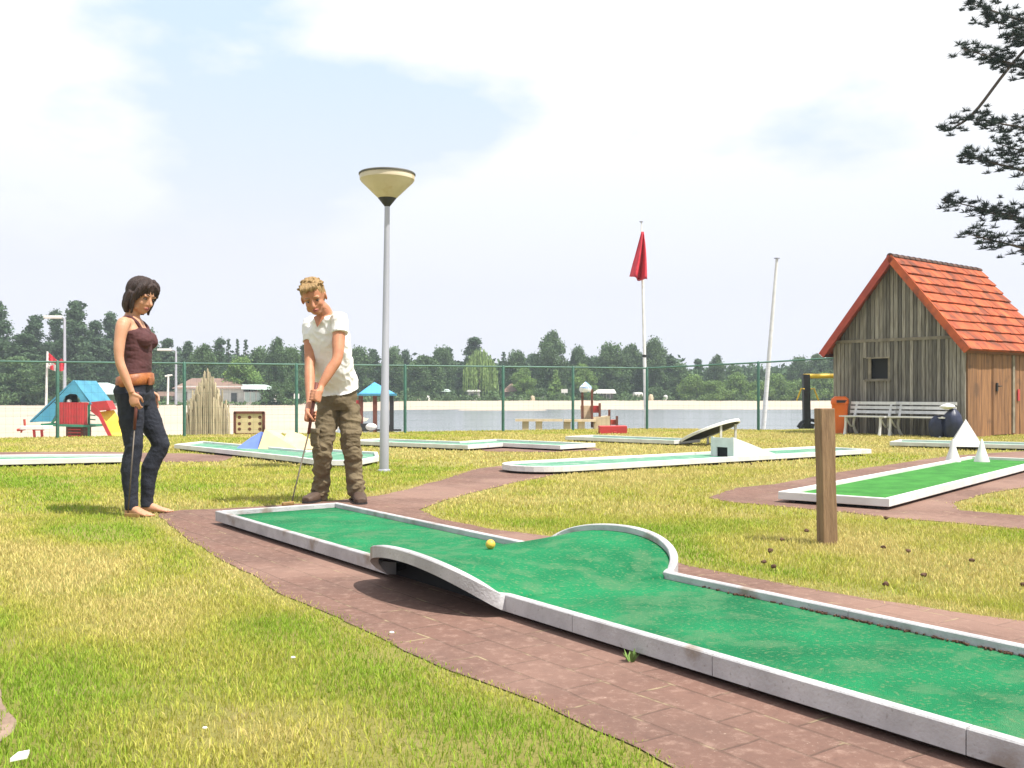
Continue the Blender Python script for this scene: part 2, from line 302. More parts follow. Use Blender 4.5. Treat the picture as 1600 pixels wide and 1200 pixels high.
# ------------------------------------------------------------------ setting
def struct(mb, name, m, **k):
    o = mb.build(name, m, None, **k); o['kind'] = 'structure'; return o
def fenceY(x): return 18.9+(x+8.63)*.395 if x < 3.2 else 23.6-(x-3.2)*.37
def lawnedge(x): return min(fenceY(x), 24) + .7 if x < 7 else 24.0
xs = list(np.linspace(-60, 60, 121)); rows = []
for k, (dy, z) in enumerate([(None, 0), (-3, 0), (0, 0), (.5, -.05), (1.2, -.25), (2.5, -.6)]):
    rows.append([(x, -12.0 if dy is None else lawnedge(x)+dy, z) for x in xs])
mb = MB(); vs = [p for r in rows for p in r]; n = len(xs)
mb.add(vs, [(i*n+j, i*n+j+1, (i+1)*n+j+1, (i+1)*n+j) for i in range(len(rows)-1) for j in range(n-1)])
struct(mb, 'lawn', M['lawn'])
def inpoly(poly, x, y):
    ins = np.zeros(x.shape, bool); n = len(poly)
    for i in range(n):
        x1, y1 = poly[i][0], poly[i][1]; x2, y2 = poly[(i+1) % n][0], poly[(i+1) % n][1]
        if y1 == y2: continue
        c = ((y1 > y) != (y2 > y)) & (x < (x2-x1)*(y-y1)/(y2-y1)+x1); ins ^= c
    return ins
def ragged(pts, amp=.02, step=.08):
    outp = []; n = len(pts)
    for i in range(n):
        a, b = pts[i], pts[(i+1) % n]; L_ = (b-a).length; k = max(1, int(L_/step))
        for j in range(k):
            p = a.lerp(b, j/k); d = noise.noise_vector(p*3.1)*amp*1.3+noise.noise_vector(p*13)*amp*.6; outp.append(Vector((p.x+d.x, p.y+d.y, 0)))
    return outp
def gp(l): return [G(*p) for p in l]
MAINP = ragged(gp([(245,804),(290,842),(350,878),(450,932),(540,974),(620,1008),(700,1050),(800,1087),(900,1130),(1000,1172),(1060,1205),(1250,1300),(1700,1600),(3000,1400),(1800,1015),(1600,972),(1500,958),(1350,936),(1200,908),(1080,886),(1010,866),(930,848),(840,836),(760,826),(690,812),(655,797),(700,780),(760,765),(815,752),(870,742),(830,731),(800,726),(745,733),(700,747),(640,764),(590,775),(520,783),(430,790),(350,795),(280,798)]))
RIGHTP = ragged(gp([(1105,778),(1150,763),(1210,757),(1330,735),(1480,713),(1600,705),(1700,705),(1700,750),(1600,762),(1540,772),(1490,786),(1500,798),(1600,806),(1720,812),(1720,835),(1600,828),(1480,816),(1400,811),(1330,802),(1210,791),(1140,785)]))
LEFTP = ragged(gp([(-200,738),(0,729),(130,724),(250,722),(345,722),(370,713),(300,709),(230,708),(150,706),(0,707),(-200,709)]))
SOILP = ragged(gp([(-300,1000),(-60,1040),(-6,1082),(6,1110),(20,1150),(14,1185),(34,1230),(20,1400),(-300,1500)]), .05)
MIDP = ragged(gp([(740,700),(760,696),(800,695),(880,701),(930,700),(940,704),(860,707),(760,706)]), .04)
PATHS = [MAINP, RIGHTP, LEFTP, MIDP]
for i, P in enumerate(PATHS):
    m_ = MB(); m_.add([(p.x, p.y, .004) for p in P], [tuple(range(len(P)))]); struct(m_, 'path', M['path'])
m_ = MB(); m_.add([(p.x, p.y, .004) for p in SOILP], [tuple(range(len(SOILP)))]); struct(m_, 'bare_soil', M['soil'])
# sand and far ground
def shorex(y): return -2.9-(y-23)*.127 - .6*math.sin(y*.2)
def terr(x, y):
    z = -.4
    left = 1/(1+math.exp(max(-40, min(40, (x-shorex(max(y, 0)))/(.6+max(y, 0)*.012)))))
    far = min(1, max(0, (y-84)/44)); basin = -1.3 if y < 80 else -1.3+(y-80)/8*.7 if y < 88 else -.6+.5*min(1, (y-88)/40)
    z = left*(-.4)+(1-left)*(basin if y > 26 else -.8)
    if y > 150: z = min(z, -.1)+(-.3)*(y > 170)
    if x > 16+y*.40 and 24 < y < 80: z = z*.0 - .45
    return z+.03*noise.noise(Vector((x*.5, y*.5, 0)))
gx = sorted(set([round(a, 2) for a in np.concatenate([np.linspace(-30, 30, 121), np.geomspace(31, 420, 30), -np.geomspace(31, 420, 30)])]))
gy = [-60, -20]+[round(a, 2) for a in np.concatenate([np.linspace(0, 60, 61), np.geomspace(61, 600, 70)])]
mb = MB(); n = len(gx)
mb.add([(x, y, terr(x, y)-(.3 if y < 22 else 0)) for y in gy for x in gx], [(i*n+j, i*n+j+1, (i+1)*n+j+1, (i+1)*n+j) for i in range(len(gy)-1) for j in range(n-1)])
struct(mb, 'sand_beach', M['sand'], smooth='all')
mb = MB(); mb.add([(-60, 22, -.6), (120, 22, -.6), (120, 96, -.6), (-60, 96, -.6)], [(0, 1, 2, 3)]); struct(mb, 'water', M['water'])

# ------------------------------------------------------------------ lanes
def inset(poly, d):
    n = len(poly); A = sum(poly[i][0]*poly[(i+1) % n][1]-poly[(i+1) % n][0]*poly[i][1] for i in range(n)); sg = 1 if A > 0 else -1; o = []
    for i in range(n):
        p0, p, p1 = Vector(poly[i-1][:2]), Vector(poly[i][:2]), Vector(poly[(i+1) % n][:2]); a = (p-p0).normalized(); b = (p1-p).normalized()
        na = Vector((-a.y, a.x))*sg; nb = Vector((-b.y, b.x))*sg; m_ = (na+nb); m_ = m_/max(.3, m_.length_squared)*2*.5*2/2 if False else m_*(1/(1+na.dot(nb)))
        o.append(p+m_*d)
    return o
FOOT = []
def lane(poly, label, felt, border='white', z0=.028, z1=.09, zt=.06, bw=.045, group='minigolf lanes'):
    poly = [Vector((p[0], p[1])) for p in poly]; FOOT.append(poly); c = sum(poly, Vector((0, 0)))/len(poly); n = len(poly)
    root = thing('minigolf_lane', label, 'minigolf lane', (c.x, c.y, 0), group)
    inn = inset(poly, bw); m1 = MB()
    for i in range(n):
        j = (i+1) % n; a, b, ai, bi = poly[i], poly[j], inn[i], inn[j]
        m1.hexa([(*a, z0), (*b, z0), (*bi, z0), (*ai, z0)], [(*a, z1), (*b, z1), (*bi, z1), (*ai, z1)])
    m1.build('border', M[border], root, bevel=.004)
    m2 = MB(); m2.prism(inset(poly, bw+.001), z0+.004, zt); m2.build('felt', M[felt], root)
    m3 = MB(); m3.prism(inset(poly, .10), 0, z0+.003); m3.build('base', M['black'], root)
    return root
def strip(a, b, wd):
    a = Vector(a[:2]); b = Vector(b[:2]); d = (b-a).normalized(); n_ = Vector((-d.y, d.x))*wd/2
    return [a-n_, b-n_, b+n_, a+n_]
D = Vector((.578, -.816)); NN = Vector((.816, .578)); OL = 2.185; WD = .875
def ml(s, t, z): p = D*s+NN*(OL+t); return Vector((p.x, p.y, z))
S0, S1, SCN, HL = -4.07, -3.13, -3.60, .47
SE0, SE1 = -6.45, .35
WW = .20
def wing(s):
    q = (s-SCN)/HL; return max(0, 1-q*q) if abs(q) < 1 else 0
def ext(s): return WW*wing(s)**(.34 if s < SCN else .46)
def pc(s):
    q = (s-(-3.72))/.78; return (.5+.5*math.cos(math.pi*q)) if abs(q) < 1 else 0
def eh(s): return .130*wing(s)**(.38 if s < SCN else .56)
def surf(s, u): return .06+pc(s)*.085*(1-u*u)+u*u*eh(s)
root = thing('minigolf_lane', 'long green foreground lane with a humped saddle, two raised side wings and grey edge boards', 'minigolf lane', tuple(ml(-3, .44, 0)), 'minigolf lanes')
ss = list(np.linspace(SE0+.04, S0-.4, 8))[:-1]+list(np.linspace(S0-.4, S0, 9))[:-1]+[SCN-HL*math.cos(math.pi*k/48) for k in range(49)]+list(np.linspace(S1, S1+.4, 9))[1:]+list(np.linspace(S1+.4, SE1-.04, 10))[1:]
mf = MB(); NU = 28; bt = .036
for lay in (0,):
    vs = []
    for s in ss:
        e = ext(s)
        for k in range(NU+1):
            u = -1+2*k/NU; t = WD/2+u*(WD/2+e-bt+.002); vs.append(ml(s, t, surf(s, u)))
    n = NU+1; mf.add(vs, [(i*n+j, i*n+j+1, (i+1)*n+j+1, (i+1)*n+j) for i in range(len(ss)-1) for j in range(NU)])
felt = mf.build('felt', M['turf'], root, smooth='all')
so = felt.modifiers.new('t', 'SOLIDIFY'); so.thickness = .006; so.offset = -1
mu = MB(); vs = [Vector(v)-Vector((0, 0, .022)) for v in mf.v]; off = woff(root)
mu.add(vs, mf.f); under = mu.build('underside', M['black'], root, smooth='all')
so = under.modifiers.new('t', 'SOLIDIFY'); so.thickness = .01; so.offset = 0
def edgeboard(side, s_list):
    pts = []
    for s in s_list:
        e = ext(s); t = -e if side < 0 else WD+e; pts.append(ml(s, t, .09+eh(s)))
    # insert the vertical parts where the wing starts
    rs = []
    for i, p in enumerate(pts):
        a = pts[max(0, i-1)]; b = pts[min(len(pts)-1, i+1)]; d = (b-a); d.z = 0; d.normalize(); inn = Vector((-d.y, d.x, 0)) if side < 0 else Vector((d.y, -d.x, 0))
        # inward normal must point to the lane centre
        q = p.copy(); q.z = 0
        hh = .064-.016*wing(s_list[i])
        rs.append([p-Vector((0, 0, hh)), p-Vector((0, 0, .004)), p+inn*.004, p+inn*(bt-.004), p+inn*bt-Vector((0, 0, .004)), p+inn*bt-Vector((0, 0, hh))])
    return rs
def segs(side):
    allS = [s for s in ss]; allS[0] = SE0; allS[-1] = SE1
    cuts = [-4.98, -2.06, -2.72, -1.27, -.42] if side < 0 else [-5.1, -2.2, -.9]
    cuts = sorted(cuts); m_ = MB(); last = SE0
    for c in cuts+[SE1]:
        lo, hi = last+(.0015 if last > SE0 else 0), c-(.0015 if c < SE1 else 0)
        L_ = [lo]+[s for s in allS if lo+.004 < s < hi-.004]+[hi]
        m_.rings(edgeboard(side, L_), True); last = c
    return m_
# inward side check: side<0 edge, walking +s (D), inward is +NN = rotate D by +90 -> (-D.y, D.x) = (.816,.578)
segs(-1).build('border', M['border'], root, smooth=True)
segs(1).build('border', M['border'], root, smooth=True)
m_ = MB(); a, b = ml(SE0+.0175, bt+.001, .06), ml(SE0+.0175, WD-bt-.001, .06); m_.bar(a, b, .035, .06); m_.build('end_board', M['border'], root, bevel=.004)
m_ = MB()
for s_ in np.arange(SE0+.1, SE1, .62):
    if S0-.1 < s_ < S1+.1: continue
    m_ = MB(); m_.box(ml(s_, WD/2, .0175), (.10, WD-.30, .035), rz=math.atan2(D.y, D.x)); m_.build('support', M['black'], root)
m_ = MB()
for t_ in (.10, WD-.10):                    # solid cheeks added under the saddle to keep light out of the hollow
    rs = []
    for s_ in np.linspace(S0-.1, S1+.1, 16):
        u_ = (t_-WD/2)/(WD/2+ext(s_)); z_ = max(.03, surf(s_, u_)-.035); rs.append([ml(s_, t_-.01, 0), ml(s_, t_+.01, 0), ml(s_, t_+.01, z_), ml(s_, t_-.01, z_)])
    m_.rings(rs)
m_.build('cheek', M['black'], root)
FOOT.append([ml(SE0, 0, 0).xy, ml(SE1, 0, 0).xy, ml(SE1, WD, 0).xy, ml(SE0, WD, 0).xy])
FOOT.append([ml(S0, -.2, 0).xy, ml(S1, -.2, 0).xy, ml(S1, 1.07, 0).xy, ml(S0, 1.07, 0).xy])
# debris line along the far inner edge
m_ = MB()
for k in range(150):
    s_ = random.choice([random.uniform(-2.9, -.6), random.uniform(-2.4, -1.2)]); t_ = WD-bt-.004-abs(random.gauss(0, .007)); a = random.uniform(0, 3)
    m_.box(ml(s_, t_, .064), (random.uniform(.006, .022), .005, .005), rz=a)
m_.build('leaf_litter', M['cone'], root)['kind'] = 'stuff'
# ball
sb = ml(-3.80, .385, 0); zt = surf(-3.80, (.385-WD/2)/(WD/2+ext(-3.8)-bt))
m_ = MB(); m_.ell((sb.x, sb.y, zt+.0225), (V(1,0,0), V(0,1,0), V(0,0,1)), (.0225,)*3, 20); top(m_, 'golf_ball', M['ball'], 'yellow minigolf ball rolling over the hump of the foreground lane', 'ball', smooth='all')
# right lane
d6 = Vector((.627, .779)); n6 = Vector((.779, -.627)); a6 = Vector((2.09, 7.82))
lane([a6, a6+n6*.86, a6+n6*.86+d6*5.6, a6+d6*5.6], 'bright green lane at right with two white cones on its far end', 'turfbright')
# bench lane
a7 = G(1390, 690, .09).xy; d7 = Vector((.86, -.51)); n7 = Vector((.51, .86))
lane([a7, a7+d7*4.6, a7+d7*4.6+n7*.9, a7+n7*.9], 'pale grey lane in front of the white benches, with a white pyramid at its edge', 'turfpale')
# middle lane with round end
d8 = Vector((.81, .587)); n8 = Vector((-.587, .81)); a8 = Vector((.62, 10.57)); c8 = a8+n8*.46
P8 = [a8, a8+d8*5.35, a8+d8*5.35+n8*.92, a8+n8*.92]
for k in range(1, 14): th = math.pi*k/14; P8.append(c8+(n8*math.cos(th)-d8*math.sin(th))*.46)
lane(P8, 'round-ended lane in the middle carrying a white wedge ramp', 'turfpale')
# tilted plate lane
a9 = G(1062, 687, .09).xy; b9 = G(905, 680.5, .09).xy
lane(strip(b9, a9+(a9-b9).normalized()*.2+Vector((0, .2)), .8), 'grey lane near the fence that ends under a tilted oval plate', 'turfpale')
# zigzag lane
cl10 = [V(-2.5, 16.9), V(-.62, 15.05), V(-.12, 15.95), V(.78, 14.95), V(1.15, 15.2)]
def ribbon(c, w):
    o1 = []; o2 = []
    for i, p in enumerate(c):
        a = (p-c[i-1]).normalized() if i else (c[1]-c[0]).normalized(); b = (c[i+1]-p).normalized() if i < len(c)-1 else a
        na = Vector((-a.y, a.x)); nb = Vector((-b.y, b.x)); m_ = (na+nb)/max(.6, 1+na.dot(nb)); o1.append(p.xy-m_*w/2); o2.append(p.xy+m_*w/2)
    return o1+o2[::-1]
lane(ribbon([V(-2.5, 16.6, 0), V(-.75, 15.35, 0), V(-.2, 16.1, 0), V(1.0, 15.0, 0)], .85), 'faded zigzag lane behind the street lamp', 'turfpale')
# left lane with hill
lane([G(272,694,.09).xy, G(455,713,.09).xy, G(500,719,.09).xy, G(560,719,.09).xy, G(592,713,.09).xy, G(590,706,.09).xy, G(520,702,.09).xy, G(480,703,.09).xy, G(318,689,.09).xy], 'faded lane behind the man with blue and cream hills on it', 'turfpale')
lane([Vector((-6.6, 11.3)), Vector((-4.55, 12.15)), Vector((-4.9, 12.98)), Vector((-6.95, 12.13))][::1] if False else [G(-60,719.5,.09).xy, G(200,714,.09).xy, G(205,709,.09).xy, G(-60,711,.09).xy], 'pale lane at the far left behind the woman', 'turfpale')
# cones + pyramid
def cone6(px, lab):
    p = G(px, 721.5, .06); m_ = MB(); m_.lathe((p.x, p.y, .061), [(.086, 0), (.082, .018), (.045, .13), (.008, .262), (0, .264)], 28); top(m_, 'white_cone', M['white'], lab, 'cone', 'cones on the bright green lane', smooth=True)
cone6(1489, 'left of the two small white cones standing on the bright green lane'); cone6(1534, 'right of the two small white cones standing on the bright green lane')
p = G(1509, 697, .06); m_ = MB(); m_.add([p+V(-.29,-.12,0), p+V(.13,-.29,0), p+V(.29,.12,0), p+V(-.13,.29,0), p+V(0,0,.41)], [(3,2,1,0),(0,1,4),(1,2,4),(2,3,4),(3,0,4)]); top(m_, 'pyramid_obstacle', M['white'], 'white four-sided pyramid in front of the navy sacks', 'obstacle')
# white ramp
r8 = a8+d8*2.80+n8*.22; wv = .34
root = thing('ramp_obstacle', 'white wedge ramp with a square opening on the round-ended lane', 'ramp', (r8.x, r8.y, .06))
def rp8(s, t, z): q = r8+d8*s+n8*t; return Vector((q.x, q.y, z))
m_ = MB()
m_.extr([rp8(0, 0, .06), rp8(.80, 0, .06), rp8(.80, 0, .075), rp8(.14, 0, .27), rp8(0, 0, .31)], (rp8(0, .04, 0)-rp8(0, 0, 0)))
m_.extr([rp8(0, wv, .06), rp8(.80, wv, .06), rp8(.80, wv, .075), rp8(.14, wv, .27), rp8(0, wv, .31)], (rp8(0, .04, 0)-rp8(0, 0, 0)))
m_.extr([rp8(0, .04, .18), rp8(0, wv, .18), rp8(0, wv, .30), rp8(0, .04, .30)], rp8(.02, 0, 0)-rp8(0, 0, 0))
m_.extr([rp8(0, .04, .06), rp8(0, .10, .06), rp8(0, .10, .18), rp8(0, .04, .18)], rp8(.02, 0, 0)-rp8(0, 0, 0))
m_.extr([rp8(0, wv-.06, .06), rp8(0, wv, .06), rp8(0, wv, .18), rp8(0, wv-.06, .18)], rp8(.02, 0, 0)-rp8(0, 0, 0))
m_.build('frame', M['white'], root)
m_ = MB(); m_.extr([rp8(.025, .041, .285), rp8(.14, .041, .255), rp8(.80, .041, .065), rp8(.80, .041, .055), rp8(.14, .041, .24), rp8(.025, .041, .268)], rp8(0, wv-.042, 0)-rp8(0, 0, 0)); m_.build('ramp_top', M['white'], root)
m_ = MB(); m_.extr([rp8(.04, .041, .062), rp8(.04, wv-.001, .062), rp8(.04, wv-.001, .25), rp8(.04, .041, .25)], rp8(.01, 0, 0)-rp8(0, 0, 0)); m_.build('opening', M['black'], root)  # black sheet gives the opening its shade by colour
# tilted plate
c9 = W(1109, 673, 16.4); ax = Vector((.95, .12, .30)).normalized(); ay = Vector((.05, -.93, .26)); ay = (ay-ax*ay.dot(ax)).normalized(); an = ax.cross(ay).normalized()
if an.z < 0: an = -an
root = thing('tilted_plate', 'tilted white-rimmed oval plate with dark underside on a thin prop, near the fence', 'obstacle', (c9.x, c9.y, 0))
def ov(rx, ry, h): return [c9+ax*rx*math.cos(2*math.pi*k/40)+ay*ry*math.sin(2*math.pi*k/40)+an*h for k in range(40)]
m_ = MB(); m_.rings([ov(.50, .42, .012), ov(.52, .44, .012), ov(.525, .445, .0), ov(.52, .44, -.035), ov(.50, .42, -.035)], False); m_.rings([ov(.50, .42, .012), ov(.50, .42, -.035)], False); m_.build('rim', M['white'], root)
m_ = MB(); m_.rings([ov(.499, .419, .003), ov(.499, .419, -.02)]); m_.build('plate', M['black'], root)
m_ = MB(); m_.rings([ov(.497, .417, .009), ov(.497, .417, .004)]); m_.build('felt', M['turfpale'], root)
for q in (c9+ax*.06-ay*.38, c9+ax*.46, c9+ax*.1+ay*.38):
    m_ = MB(); m_.bar((q.x, q.y, .0), (q.x, q.y, q.z-.03), .035, .035); m_.build('prop', M['white'], root)
# hills on left lane
def pyr(cx, cy, Y, hw, hh, skew=0):
    m_ = MB(); b = W(cx, cy, Y); return m_, b
b = G(403, 700, .06); root = thing('hill_obstacle', 'blue and cream faceted hill on the faded lane behind the man', 'obstacle', (b.x, b.y, .06))
m_ = MB(); m_.add([b+V(-.30,-.05,0), b+V(.05,-.22,0), b+V(.06,.35,0), b+V(-.2,.3,0), b+V(-.12,.05,.15), b+V(.05,0,.24), b+V(.06,.3,.2)], [(0,1,5,4),(1,2,6,5),(2,3,6),(3,0,4),(3,4,5,6),(3,2,1,0)]); m_.build('blue_slope', M['bluehill'], root)
m_ = MB(); m_.add([b+V(.065,-.25,0), b+V(.66,-.34,0), b+V(.55,.3,0), b+V(.065,.36,0), b+V(.10,0,.27), b+V(.2,.3,.24)], [(0,1,4),(1,2,5,4),(2,3,5),(3,0,4,5),(3,2,1,0)]); m_.build('cream_slope', M['creamhill'], root)
b = G(448, 701, .06); m_ = MB(); m_.add([b+V(-.08,-.1,0), b+V(.55,-.12,0), b+V(.45,.4,0), b+V(-.1,.4,0), b+V(-.02,.15,.26), b+V(.18,.2,.20)], [(0,1,5,4),(1,2,5),(2,3,4,5),(3,0,4),(3,2,1,0)]); top(m_, 'cream_hill', M['creamhill'], 'smaller all-cream hill right of the blue and cream hill', 'obstacle')
# ------------------------------------------------------------------ wooden post, lamp, fence
b = G(1293, 850); root_c = Matrix.Rotation(R(12), 3, 'Z')
m_ = MB(); zc = .775
def sq(c, h, z, rz=R(-9)): mt = Matrix.Rotation(rz, 3, 'Z'); return [Vector((c.x, c.y, z))+mt@V(x, y, 0) for x, y in ((-h,-h),(h,-h),(h,h),(-h,h))]
lean = V(-.018, 0, 0); m_.rings([[p+lean*t for p in sq(b, .0425+.0012*math.sin(9*t), -.05+(zc+.05)*t, R(10))] for t in np.linspace(0, 1, 9)])
o = top(m_, 'wooden_post', M['wood'], 'square brown wooden post standing alone in the lawn', 'post', origin=(b.x, b.y, 0), bevel=.005)
b = G(600, 737); root = thing('street_lamp', 'tall street lamp with a cream cone shade and grey pole beside the man', 'street lamp', tuple(b))
tb = W(605, 322, b.y)
m_ = MB(); m_.tube([b, b+(tb-b)*.30, b+(tb-b)*.305, tb], [.052, .047, .043, .029], 20); m_.build('pole', M['steel'], root, smooth=True)
m_ = MB(); m_.lathe(b+V(0,0,.0), [(.075,0),(.07,.02),(.055,.03)], 20); m_.build('base_collar', M['steel'], root, smooth=True)
m_ = MB(); m_.lathe(tb, [(.022,-.02),(.032,.0),(.10,.085),(.1,.09)], 32); m_.build('neck', M['plblack'], root, smooth=True)
m_ = MB(); m_.lathe(tb, [(.098,.088),(.10,.086),(.287,.268),(.292,.28),(.298,.285),(.302,.335),(.296,.345)], 48); sh = m_.build('lamp_shade', M['cream'], root, smooth=True)
m_ = MB(); m_.lathe(tb, [(.296,.337),(.309,.338),(.311,.352),(.300,.362),(.15,.385),(0,.39)], 48); m_.build('lid', mat('lamp_lid', (.12,.115,.10), (.08,.08,.07), 6, .6), sh, smooth=True)
FX_ = [-10.7, -8.63, -6.5, -4.45, -2.3, -.2, 1.4, 3.2]; posts = [(x, fenceY(x), 1.47) for x in FX_]+[(5.62, 22.7, 1.575), (7.35, 22.2, 1.67)]
root = thing('mesh_fence', 'green mesh fence with round posts between the lawn and the beach', 'fence', (0, 22.2, 0))
for x, y, h in posts:
    m_ = MB(); m_.tube([(x, y, -.3), (x, y, h-.01), (x, y, h+.015)], [.033, .033, .012], 10); m_.build('post', M['fence'], root, smooth=True)
m_ = MB()
for a, b_ in zip(posts[:-1], posts[1:]): m_.tube([(a[0], a[1], a[2]-.02), (b_[0], b_[1], b_[2]-.02)], .019, 8)
m_.build('rail', M['railc'], root, smooth=True)
m_ = MB()
for a, b_ in zip(posts[:-1], posts[1:]):
    A, B_ = Vector((a[0], a[1]-.035, 0)), Vector((b_[0], b_[1]-.035, 0)); k = int((B_-A).length/.12)
    for i in range(k+1): p = A.lerp(B_, i/k); m_.bar(p, (p.x, p.y, a[2]+(b_[2]-a[2])*i/k-.04), .0015, .0015)
    for z in np.arange(.12, a[2]-.08, .15): m_.bar((A.x, A.y-.004, z), (B_.x, B_.y-.004, z), .002, .002)
m_.build('wire_mesh', M['fence'], root)
# ------------------------------------------------------------------ hut
HL_ = W(1303, 600, 21.6); HL_.z = 0; U = V(.63, -.776, 0); VV = V(.776, .63, 0); HW = 2.92; HD = 3.4; EZ = 1.86; AZ = 3.62
def hp(u, v, z): return HL_+U*u+VV*v+V(0, 0, z)
def gz(u): return EZ+(AZ-EZ)*(1-abs(u-HW/2)/(HW/2))
root = thing('wooden_hut', 'grey boarded hut with steep orange tiled roof behind the white benches', 'hut', tuple(hp(HW/2, 0, 0)))
wx0, wx1, wz0, wz1 = .80, 1.33, 1.14, 1.60
m_ = MB(); u = 0
while u < HW-.01:
    wd = random.uniform(.072, .098); u2 = min(u+wd, HW); dp = random.uniform(.022, .050); mu_ = (u+u2)/2
    def plank(z0, z1a, z1b):
        m_.hexa([hp(u+.008, -dp, z0), hp(u2-.008, -dp, z0), hp(u2-.004, 0, z0), hp(u+.004, 0, z0)], [hp(u+.008, -dp, z1a), hp(u2-.008, -dp, z1b), hp(u2-.004, 0, z1b), hp(u+.004, 0, z1a)], v_)
    for lo, hi in ((random.uniform(0, .03), 1.93), (1.99, None)):
        v_ = random.random()
        ta, tb_ = gz(u)-.03, gz(u2)-.03
        if hi is None:
            if min(ta, tb_) > lo+.02: plank(lo, ta, tb_)
        else:
            top_a, top_b = min(hi, ta), min(hi, tb_)
            if wx0-.04 < mu_ < wx1+.04: plank(lo, wz0, wz0); plank(wz1, top_a, top_b)
            else: plank(lo, top_a, top_b)
    u = u2
# sheet behind the planks with the window left open
for (a, b_, c, d) in ((0.01, wx0, 0, None), (wx1, HW-.01, 0, None), (wx0, wx1, 0, wz0), (wx0, wx1, wz1, None)):
    def tz(x): return gz(x)-.06
    if d is None:
        pts = [hp(a, 0, c), hp(b_, 0, c)]+([hp(b_, 0, tz(b_))]+([hp(HW/2, 0, tz(HW/2))] if a < HW/2 < b_ else [])+[hp(a, 0, tz(a))])
    else: pts = [hp(a, 0, c), hp(b_, 0, c), hp(b_, 0, d), hp(a, 0, d)]
    m_.extr(pts, VV*.02, .05)
m_.build('front_wall', M['greywood'], root)
m_ = MB(); m_.bar(hp(.06, -.045, 1.96), hp(HW-.06, -.045, 1.96), .03, .065); m_.build('trim_board', M['trim'], root)
wf = MB()
wf.bar(hp(wx0-.02, .03, wz0-.0), hp(wx1+.02, .03, wz0), .16, .035); wf.bar(hp(wx0, .03, wz1), hp(wx1, .03, wz1), .14, .03)
wf.bar(hp(wx0, .03, wz0), hp(wx0, .03, wz1), .14, .035, up=tuple(VV)); wf.bar(hp(wx1, .03, wz0), hp(wx1, .03, wz1), .14, .035, up=tuple(VV))
win = wf.build('window', M['trim'], root)
m_ = MB(); m_.bar(hp(wx0-.03, -.055, wz0-.02), hp(wx1+.03, -.055, wz0-.02), .06, .03); m_.build('sill', M['trim'], win)
m_ = MB(); m_.extr([hp(wx0+.01, .12, wz0), hp(wx1-.01, .12, wz0), hp(wx1-.01, .12, wz1), hp(wx0+.01, .12, wz1)], VV*.01); m_.build('pane', M['black'], win)  # black sheet stands for the unlit hut interior
# side wall
m_ = MB(); v0 = .0; DR0, DR1 = 1.02, 1.86
def sp(u_, v_, z): return hp(HW+u_, v_, z)
def sideplank(mbx, v0, v1, z0, z1, dp): 
    mbx.hexa([sp(0, v0+.003, z0), sp(dp, v0+.003, z0), sp(dp, v1-.003, z0), sp(0, v1-.003, z0)], [sp(0, v0+.003, z1), sp(dp, v0+.003, z1), sp(dp, v1-.003, z1), sp(0, v1-.003, z1)], random.random())
v0 = .0
while v0 < HD-.01:
    v1 = min(v0+random.uniform(.15, .22), HD)
    if v0 < DR0 < v1: v1 = DR0
    if not (DR0-.01 <= v0 < DR1): sideplank(m_, v0, v1, 0, EZ-.03, random.uniform(.02, .032))
    else: v1 = DR1
    v0 = v1
m_.extr([sp(-.02, 0, 0), sp(-.02, DR0, 0), sp(-.02, DR0, EZ-.04), sp(-.02, 0, EZ-.04)], U*.02, .1); m_.extr([sp(-.02, DR1, 0), sp(-.02, HD, 0), sp(-.02, HD, EZ-.04), sp(-.02, DR1, EZ-.04)], U*.02, .1)
m_.build('side_wall', M['brownwood'], root)
m_ = MB(); v0 = DR0+.02
while v0 < DR1-.03: v1 = min(v0+.165, DR1-.02); sideplank(m_, v0, v1, .02, EZ-.10, .034); v0 = v1
door = m_.build('door', M['brownwood'], root)
m_ = MB(); m_.box(sp(.055, DR0+.14, .98), (.03, .05, .17), rz=math.atan2(U.y, U.x)); m_.tube([sp(.06, DR0+.14, 1.0), sp(.10, DR0+.14, 1.0), sp(.10, DR0+.24, 1.0)], .011, 8); m_.build('handle', M['plblack'], door)
m_ = MB(); m_.box(sp(.04, DR1+.02, EZ/2), (.05, .09, EZ-.08), rz=math.atan2(U.y, U.x)); m_.build('door_post', M['trim'], root)
m_ = MB(); m_.box(sp(.042, DR1+.28, .82), (.012, .09, .24), rz=math.atan2(U.y, U.x)); m_.build('red_plate', M['red'], root)
m_ = MB()
m_.extr([hp(0, .02, 0), hp(0, HD, 0), hp(0, HD, EZ-.04), hp(0, .02, EZ-.04)], U*.02)
m_.extr([hp(.02, HD-.02, 0), hp(HW-.02, HD-.02, 0), hp(HW-.02, HD-.02, EZ-.04), hp(HW/2, HD-.02, AZ-.06), hp(.02, HD-.02, EZ-.04)], VV*.02)
m_.build('back_wall', M['greywood'], root)
